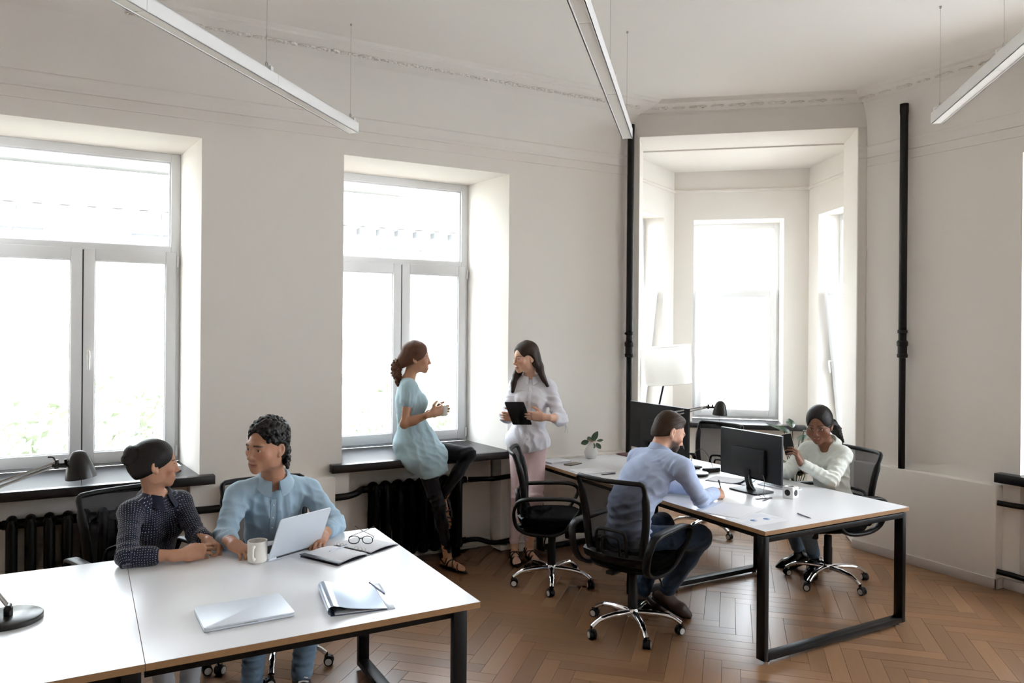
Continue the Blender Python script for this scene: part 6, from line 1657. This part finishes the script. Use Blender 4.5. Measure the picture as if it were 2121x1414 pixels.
for (x, z, dx, dz, dy, L, w_) in ((.005, .15, .50, .85, .1, .105, .022), (-.02, .155, -.85, -.25, -.2, .075, .020), (.012, .145, .25, -.85, -.6, .060, .015), (.045, .14, .55, -.80, -.3, .062, .019), (.05, .16, 1.0, .10, .1, .055, .010), (-.005, .155, -.2, .4, .8, .06, .018)):
    leaf(t, RV * x + Vector((0, 0, z - .01)), RV * dx + FV * dy + Vector((0, 0, dz)), L, w_ * 1.15, M_LEAFG, face=-FV + RV * (x * 8) + Vector((0, 0, .3)))
for e_ in ((.0, .17), (-.03, .165), (.045, .158), (.02, .15)):
    b = MB(); b.tube(spline([(0, 0, .10), (RV * e_[0] * .4) + Vector((0, 0, .145)), RV * e_[0] + Vector((0, 0, e_[1] - .01))], 4), .0035, 6); b.build('stalk', M_STALK, t)
# phone, papers, pens
t = thing('phone', 'brown-grey phone lying on the far end of the rear desk', 'phone', (3.518, 5.275, DT), math.radians(20)); flat_slab('case', mat('taupe_case', (104, 96, 84), .45), t, .155, .078, 0, .009, .010); flat_slab('back_glass', mat('taupe_glass', (120, 112, 98), .3), t, .148, .072, .009, .0095, .009)
def papers(label, c, w_, d_, rz, n=3, th=.0006, group=None, spread=.004):
    t = thing('paper_sheets', label, 'paper', (c[0], c[1], DT), rz, group); rg = random.Random(int(c[0] * 1000))
    for i in range(n):
        b = MB(); a_ = rg.uniform(-spread, spread) * 6
        b.box(-w_ / 2, w_ / 2, -d_ / 2, d_ / 2, .0004 + i * (th + .0004), .0004 + i * (th + .0004) + th, Matrix.Translation((rg.uniform(-spread, spread), rg.uniform(-spread, spread), 0)) @ Matrix.Rotation(a_, 4, 'Z')); b.build('sheet', M_PAPER, t, smooth=0)
    return t
papers('stack of white sheets at the far corner of the rear desk behind the phone', (3.455, 5.44), .21, .17, .12, 6, .002)
papers('loose white sheets on the rear desk beside the black pen', (3.49, 4.965), .297, .21, -.05, 4, .0008, spread=.008)
pen('short black pen on the rear desk beside the loose sheets', (3.452, 4.795, .7495), (3.580, 4.782, .7495), M_PENBLK, .0045, M_PENBLK)
t = thing('folder', 'burgundy folder on the far corner of the rear desk behind the monitor', 'folder', (4.30, 5.42, DT), .05); flat_slab('cover', mat('burgundy_card', (92, 52, 62), .5), t, .31, .22, 0, .004, .003); flat_slab('inner_sheets', M_PAPER, t, .29, .205, .004, .006, .002); flat_slab('top_cover', mat('burgundy_card_top', (96, 55, 64), .5), t, .31, .22, .006, .008, .003)
papers('white sheets under the writing man\'s forearm', (3.52, 3.50), .34, .25, .42, 3, .0006, spread=.012)
# printed chart sheet
t = thing('chart_sheet', 'printed chart sheet with blue pie charts on the near desk edge', 'paper', (3.488, 3.268, DT), .01)
b = MB(); b.box(-.15, .15, -.108, .108, .0003, .0009); b.build('sheet', M_PAPER, t, smooth=0)
M_INK = mat('print_blue', (96, 132, 178), .8); M_INKP = mat('print_pale', (208, 214, 232), .8)
for (x, y) in ((-.045, -.012), (.052, -.022)):
    b = MB(); b.prism([(x + .022 * math.cos(a), y + .022 * math.sin(a)) for a in np.linspace(0, 4.8, 20)] + [(x, y)], .0009, .0011); b.build('pie_chart', M_INK, t, smooth=0)
    b = MB(); b.prism([(x + .022 * math.cos(a), y + .022 * math.sin(a)) for a in np.linspace(4.9, 6.2, 8)] + [(x + .002, y - .001)], .0009, .0011); b.build('pie_slice', M_INKP, t, smooth=0)
for i in range(7):
    b = MB(); x0 = -.12 + .0 * i; b.box(.0 if i % 2 else -.12, .12, .028 + i * .010, .031 + i * .010, .0009, .0010); b.build('print_line', M_INKP, t, smooth=0)
for x0 in (-.13, .09):
    for i in range(4):
        b = MB(); b.box(x0 if x0 < 0 else .095, (x0 + .05) if x0 < 0 else .135, -.05 + i * .014, -.046 + i * .014, .0009, .0010); b.build('print_line', M_INKP, t, smooth=0)
pen('thin blue-black pen lying at the near end of the rear desk', (3.775, 3.123, .7492), (3.802, 3.248, .7492), mat('pen_slate', (84, 84, 108), .3), .0036)
# white cube
t = thing('cube_socket', 'white power cube with a dark round socket on the rear desk', 'power cube', (4.13, 3.585, DT), math.radians(10))
b = MB(); b.box(-.038, .038, -.038, .038, 0, .076); b.build('cube_body', M_WHITE, t, bevel=.006, bevseg=3)
for Mx in (Matrix.Translation((0, -.0385, .038)) @ Matrix.Rotation(PI / 2, 4, 'X'), Matrix.Translation((-.0385, 0, .038)) @ Matrix.Rotation(-PI / 2, 4, 'Y'), Matrix.Translation((0, 0, .0765))):
    b = MB(); b.lathe([(.0, -.004), (.0205, -.004), (.0205, .0006), (.019, .0009), (.002, .0008)], 24, Mx); b.build('socket', M_DARKSCREEN, t, smooth=40)
# monitors
def monitor(label, x, y0, y1, z0, z1, stand_y, rz=0.0):
    yc = (y0 + y1) / 2; t = thing('monitor', label, 'monitor', (x, yc, DT), rz); w_, h_ = y1 - y0, z1 - z0; zc = z0 - DT
    b = MB(); b.box(-.006, .014, -w_ / 2, w_ / 2, zc, zc + h_); b.build('panel', M_DARKSCREEN, t, bevel=.003)
    b = MB(); b.box(.0141, .0148, -w_ / 2 + .008, w_ / 2 - .008, zc + .016, zc + h_ - .008); b.build('screen', mat('dark_screen', (10, 11, 13), .12), t, smooth=0)
    b = MB(); b.box(-.030, -.006, -w_ * .27, w_ * .27, zc + .02, zc + h_ * .66); b.build('back_housing', M_DARKSCREEN, t, bevel=.006)
    b = MB(); b.box(-.033, -.030, -w_ * .27, -w_ * .20, zc + .05, zc + h_ * .55); b.build('port_cover', M_BLACKPL, t, bevel=.002)
    b = MB(); b.box(-.006, .0145, -w_ / 2 + .002, w_ / 2 - .002, zc + h_ - .001, zc + h_ + .0008); b.build('top_edge', M_ALU, t, smooth=0)
    b = MB(); rows = []
    for z_, o_, hw in ((.010, .012, .040), (.03, .004, .030), (zc * .5 + .03, -.016, .026), (zc + .07, -.032, .028)): rows.append([(o_ - .010, stand_y - yc - hw, z_), (o_ + .006, stand_y - yc - hw, z_), (o_ + .006, stand_y - yc + hw, z_), (o_ - .010, stand_y - yc + hw, z_)])
    b.grid(rows, closed_u=True, caps=True); b.build('stand_neck', M_BLACKPL, t, smooth=40, bevel=.002)
    b = MB(); b.prism(rrect(.19, .25, .02, cx=.01, cy=stand_y - yc), 0, .010); b.build('stand_base', M_DARKSCREEN, t, bevel=.002)
    return t
monitor('black monitor with its back to us beside the white cube', 4.045, 3.585, 4.14, .832, 1.158, 3.86)
monitor('larger black monitor at the far end of the rear desk before the corner pipe', 4.05, 4.49, 5.20, .872, 1.252, 4.95)
t = thing('monitor_cable', 'thin grey cables hanging from the monitor to a desk grommet', 'cable', (3.945, 3.645, DT))
for k_, pts in enumerate(([(.07, .20, .13), (.05, .17, .06), (.01, .06, .015), (0, .01, .006)], [(.075, .09, .16), (.06, .05, .10), (.02, .02, .03), (.012, 0, .006)])):
    b = MB(); b.tube(spline(pts, 6), .0022, 6); b.build('cable', mat('grey_cable', (110, 112, 116), .5), t, smooth=60)
b = MB(); b.prism(rrect(.13, .018, .006), 0, .004, Matrix.Rotation(-.15, 4, 'Z')); b.prism(rrect(.10, .012, .005, cx=-.03, cy=-.025), 0, .003, Matrix.Rotation(.35, 4, 'Z')); b.build('grommet', M_BLACKPL, t)
# dark folder with papers, silver keyboard, power strip
t = thing('clip_folder', 'dark blue folder with curling white sheets behind the pen hand', 'folder', (4.19, 4.19, DT), math.radians(-62)); flat_slab('cover', mat('slate_card', (70, 78, 96), .4), t, .31, .23, 0, .004, .004)
b = MB(); us = np.linspace(-.145, .10, 14); rows = [[(u, v, .005 + .012 * max(0, (u - .02) / .08) ** 2) for u in us] for v in (-.10, .10)]; b.grid(rows); b.grid([[(p_[0], p_[1], p_[2] - .0012) for p_ in r_] for r_ in rows]); b.build('sheets', M_PAPER, t, smooth=60)
t = thing('keyboard', 'slim silver keyboard behind the nearer monitor', 'keyboard', (4.33, 3.86, DT), PI / 2 + .06); b = MB(); b.prism(rrect(.30, .115, .008), 0, .009); b.build('case', M_ALU, t, bevel=.001)
for i in range(13):
    for j in range(4):
        o = bpy.data.objects.new('key', bpy.data.meshes['key']); COL.objects.link(o); o.parent = t; o.location = (-.132 + i * .022, -.038 + j * .025, .009)
t = thing('power_strip', 'black cable adapter with cords by the rear desk lamp', 'power adapter', (4.30, 4.505, DT), -.05); b = MB(); b.box(-.075, .075, -.022, .022, 0, .034); b.build('adapter', M_BLACKPL, t, bevel=.006)
b = MB(); b.tube(spline([(-.075, 0, .015), (-.12, .02, .01), (-.18, .05, .006), (-.16, .10, .006), (-.08, .12, .02)], 6), .004, 8); b.tube(spline([(-.10, .14, .02), (-.04, .16, .12), (.02, .14, .16), (.06, .10, .10), (.07, .06, .02)], 6), .0025, 6); b.build('cord', M_BLACKPL, t, smooth=60)
t = thing('black_case', 'small black spectacle case beside the rear desk lamp', 'case', (4.26, 4.66, DT), -.1); b = MB(); b.ellipsoid((0, 0, .014), (.085, .03, .016), 20, 10); b.build('case_body', M_BLACKPL, t, smooth=60)
# ---------------------------------------------------------------- things in hands
pen('dark pen in the writing man\'s hand', (3.712, 3.775, .752), (3.690, 3.800, .865), M_PENBLK, .0042, M_PENBLK)
t = thing('cup', 'white cup held by the woman on the sill', 'cup', (2.445, 5.475, 1.175)); b = MB(); b.lathe([(.026, 0), (.030, .004), (.037, .075), (.0365, .077), (.034, .075), (.028, .008), (0, .006)], 24); b.build('cup_body', M_MUG, t, smooth=50)
t = thing('tablet', 'dark tablet held by the woman in white', 'tablet', (2.945, 5.180, 1.200))
xr = Vector((.874, -.486, 0)); e2 = xr * .085 + Vector((0, 0, -.175)) + Vector((.486, .874, 0)) * .08; e2 = (e2 - xr * e2.dot(xr) * .25).normalized(); yu = -e2; fv_ = xr.cross(yu).normalized()
Tm = Matrix(((xr.x, yu.x, fv_.x, 0), (xr.y, yu.y, fv_.y, 0), (xr.z, yu.z, fv_.z, 0), (0, 0, 0, 1)))
b = MB(); b.prism(rrect(.150, .212, .010), -.005, .004, Tm); b.build('case', mat('tablet_back', (36, 37, 41), .4), t, bevel=.001)
b = MB(); b.prism(rrect(.138, .195, .004), -.0056, -.005, Tm); b.build('screen', M_DARKSCREEN, t, smooth=0)
t = thing('phone', 'dark phone with a pale rim held up by the smiling woman', 'phone', (4.432, 3.872, 1.040))
fv_ = Vector((-.62, -.74, .22)).normalized(); xr = Vector((.80, -.60, 0)); xr = (xr - fv_ * xr.dot(fv_)).normalized(); yu = fv_.cross(xr)
Tm = Matrix(((xr.x, yu.x, fv_.x, 0), (xr.y, yu.y, fv_.y, 0), (xr.z, yu.z, fv_.z, 0), (0, 0, 0, 1))) @ Matrix.Rotation(math.radians(10), 4, 'Z')
b = MB(); b.prism(rrect(.076, .155, .011), -.004, .004, Tm); b.build('phone_rim', mat('champagne', (206, 196, 184), .3, metal=.4), t, bevel=.001)
b = MB(); b.prism(rrect(.070, .149, .009), .004, .0046, Tm); b.build('phone_glass', M_DARKSCREEN, t, smooth=0)
b = MB(); b.prism(rrect(.070, .149, .009), -.0046, -.004, Tm); b.build('phone_glass', M_DARKSCREEN, t, smooth=0)
# ---------------------------------------------------------------- floor lamp and plant in the bay
t = thing('floor_lamp', 'floor lamp with a white drum shade in the bay', 'floor lamp', (4.83, 6.11, 0))
sc_ = Vector((5.10, 5.97, 1.50)) - t.location
M_SHADE = mat('white_lampshade', (244, 243, 238), .7, trans=0.0)
ms_, nt_, p_ = new_mat('translucent_shade'); nt_.nodes.clear(); out_ = nt_.nodes.new('ShaderNodeOutputMaterial'); d1 = nt_.nodes.new('ShaderNodeBsdfDiffuse'); d1.inputs['Color'].default_value = (.9, .89, .86, 1); d2 = nt_.nodes.new('ShaderNodeBsdfTranslucent'); d2.inputs['Color'].default_value = (.9, .89, .86, 1); mm = nt_.nodes.new('ShaderNodeMixShader'); mm.inputs[0].default_value = .45; link(nt_, d1.outputs[0], mm.inputs[1]); link(nt_, d2.outputs[0], mm.inputs[2]); link(nt_, mm.outputs[0], out_.inputs[0])
Sm = Matrix.Translation(sc_) @ Matrix.Rotation(math.radians(-5), 4, FV)
b = MB(); rows = [[(r_ * math.cos(a), r_ * math.sin(a), z) for a in np.linspace(0, 2 * PI, 48, endpoint=False)] for r_, z in ((.225, -.185), (.245, .185))]; b.grid(rows, Sm, closed_u=True); b.build('shade', ms_, t, smooth=60)
for r_, z in ((.225, -.185), (.245, .185)):
    b = MB(); b.tube([Sm @ Vector((r_ * math.cos(a), r_ * math.sin(a), z)) for a in np.linspace(0, 2 * PI, 40, endpoint=False)], .003, 6, closed=True); b.build('shade_ring', M_WHITE, t)
tp = Vector((5.08, 5.985, 1.355)) - t.location
b = MB(); b.tube([(0, 0, .02), tp], .010, 10); b.build('pole', M_BLACKPL, t)
b = MB(); b.ellipsoid(tp, (.018, .018, .018), 12, 8); b.tube([tp, sc_ + Vector((0, 0, .02))], .006, 8); b.build('pole_joint', M_BLACKPL, t, smooth=60)
b = MB()
for k_ in range(3):
    a = 2 * PI * k_ / 3; b.tube([sc_, sc_ + Vector((.23 * math.cos(a), .23 * math.sin(a), -.01))], .003, 6)
b.build('shade_spider', M_WHITE, t)
b = MB(); b.lathe([(.14, 0), (.145, .006), (.14, .018), (.02, .024)], 32); b.build('base', M_BLACKPL, t, smooth=40)
t = thing('potted_plant', 'leafy potted plant standing in the bay behind the smiling woman', 'plant', (5.72, 4.92, 0)); rg = random.Random(2)
b = MB(); b.lathe([(.10, 0), (.13, .02), (.15, .26), (.145, .27), (.135, .26), (.12, .05), (0, .04)], 28); b.build('pot', mat('grey_planter', (120, 120, 122), .6), t, smooth=50)
b = MB(); b.lathe([(0, .235), (.137, .235), (.137, .24), (0, .24)], 20); b.build('soil', mat('soil', (40, 30, 24), .9), t)
M_LEAFD = mat('glossy_leaf', (38, 66, 44), .22, var=(12, .3))
for k_ in range(16):
    a = k_ * 2.4; hgt = rg.uniform(.45, .95); lean = rg.uniform(.04, .12); d_ = Vector((math.cos(a), math.sin(a), 0)); top = d_ * lean + Vector((0, 0, hgt))
    b = MB(); b.tube(spline([(0, 0, .22), d_ * lean * .3 + Vector((0, 0, hgt * .6)), top], 4), .004, 6); b.build('stem', M_LEAFD, t)
    leaf(t, top, d_ * .9 + Vector((0, 0, rg.uniform(-.3, .7))), rg.uniform(.14, .20), rg.uniform(.035, .05), M_LEAFD)
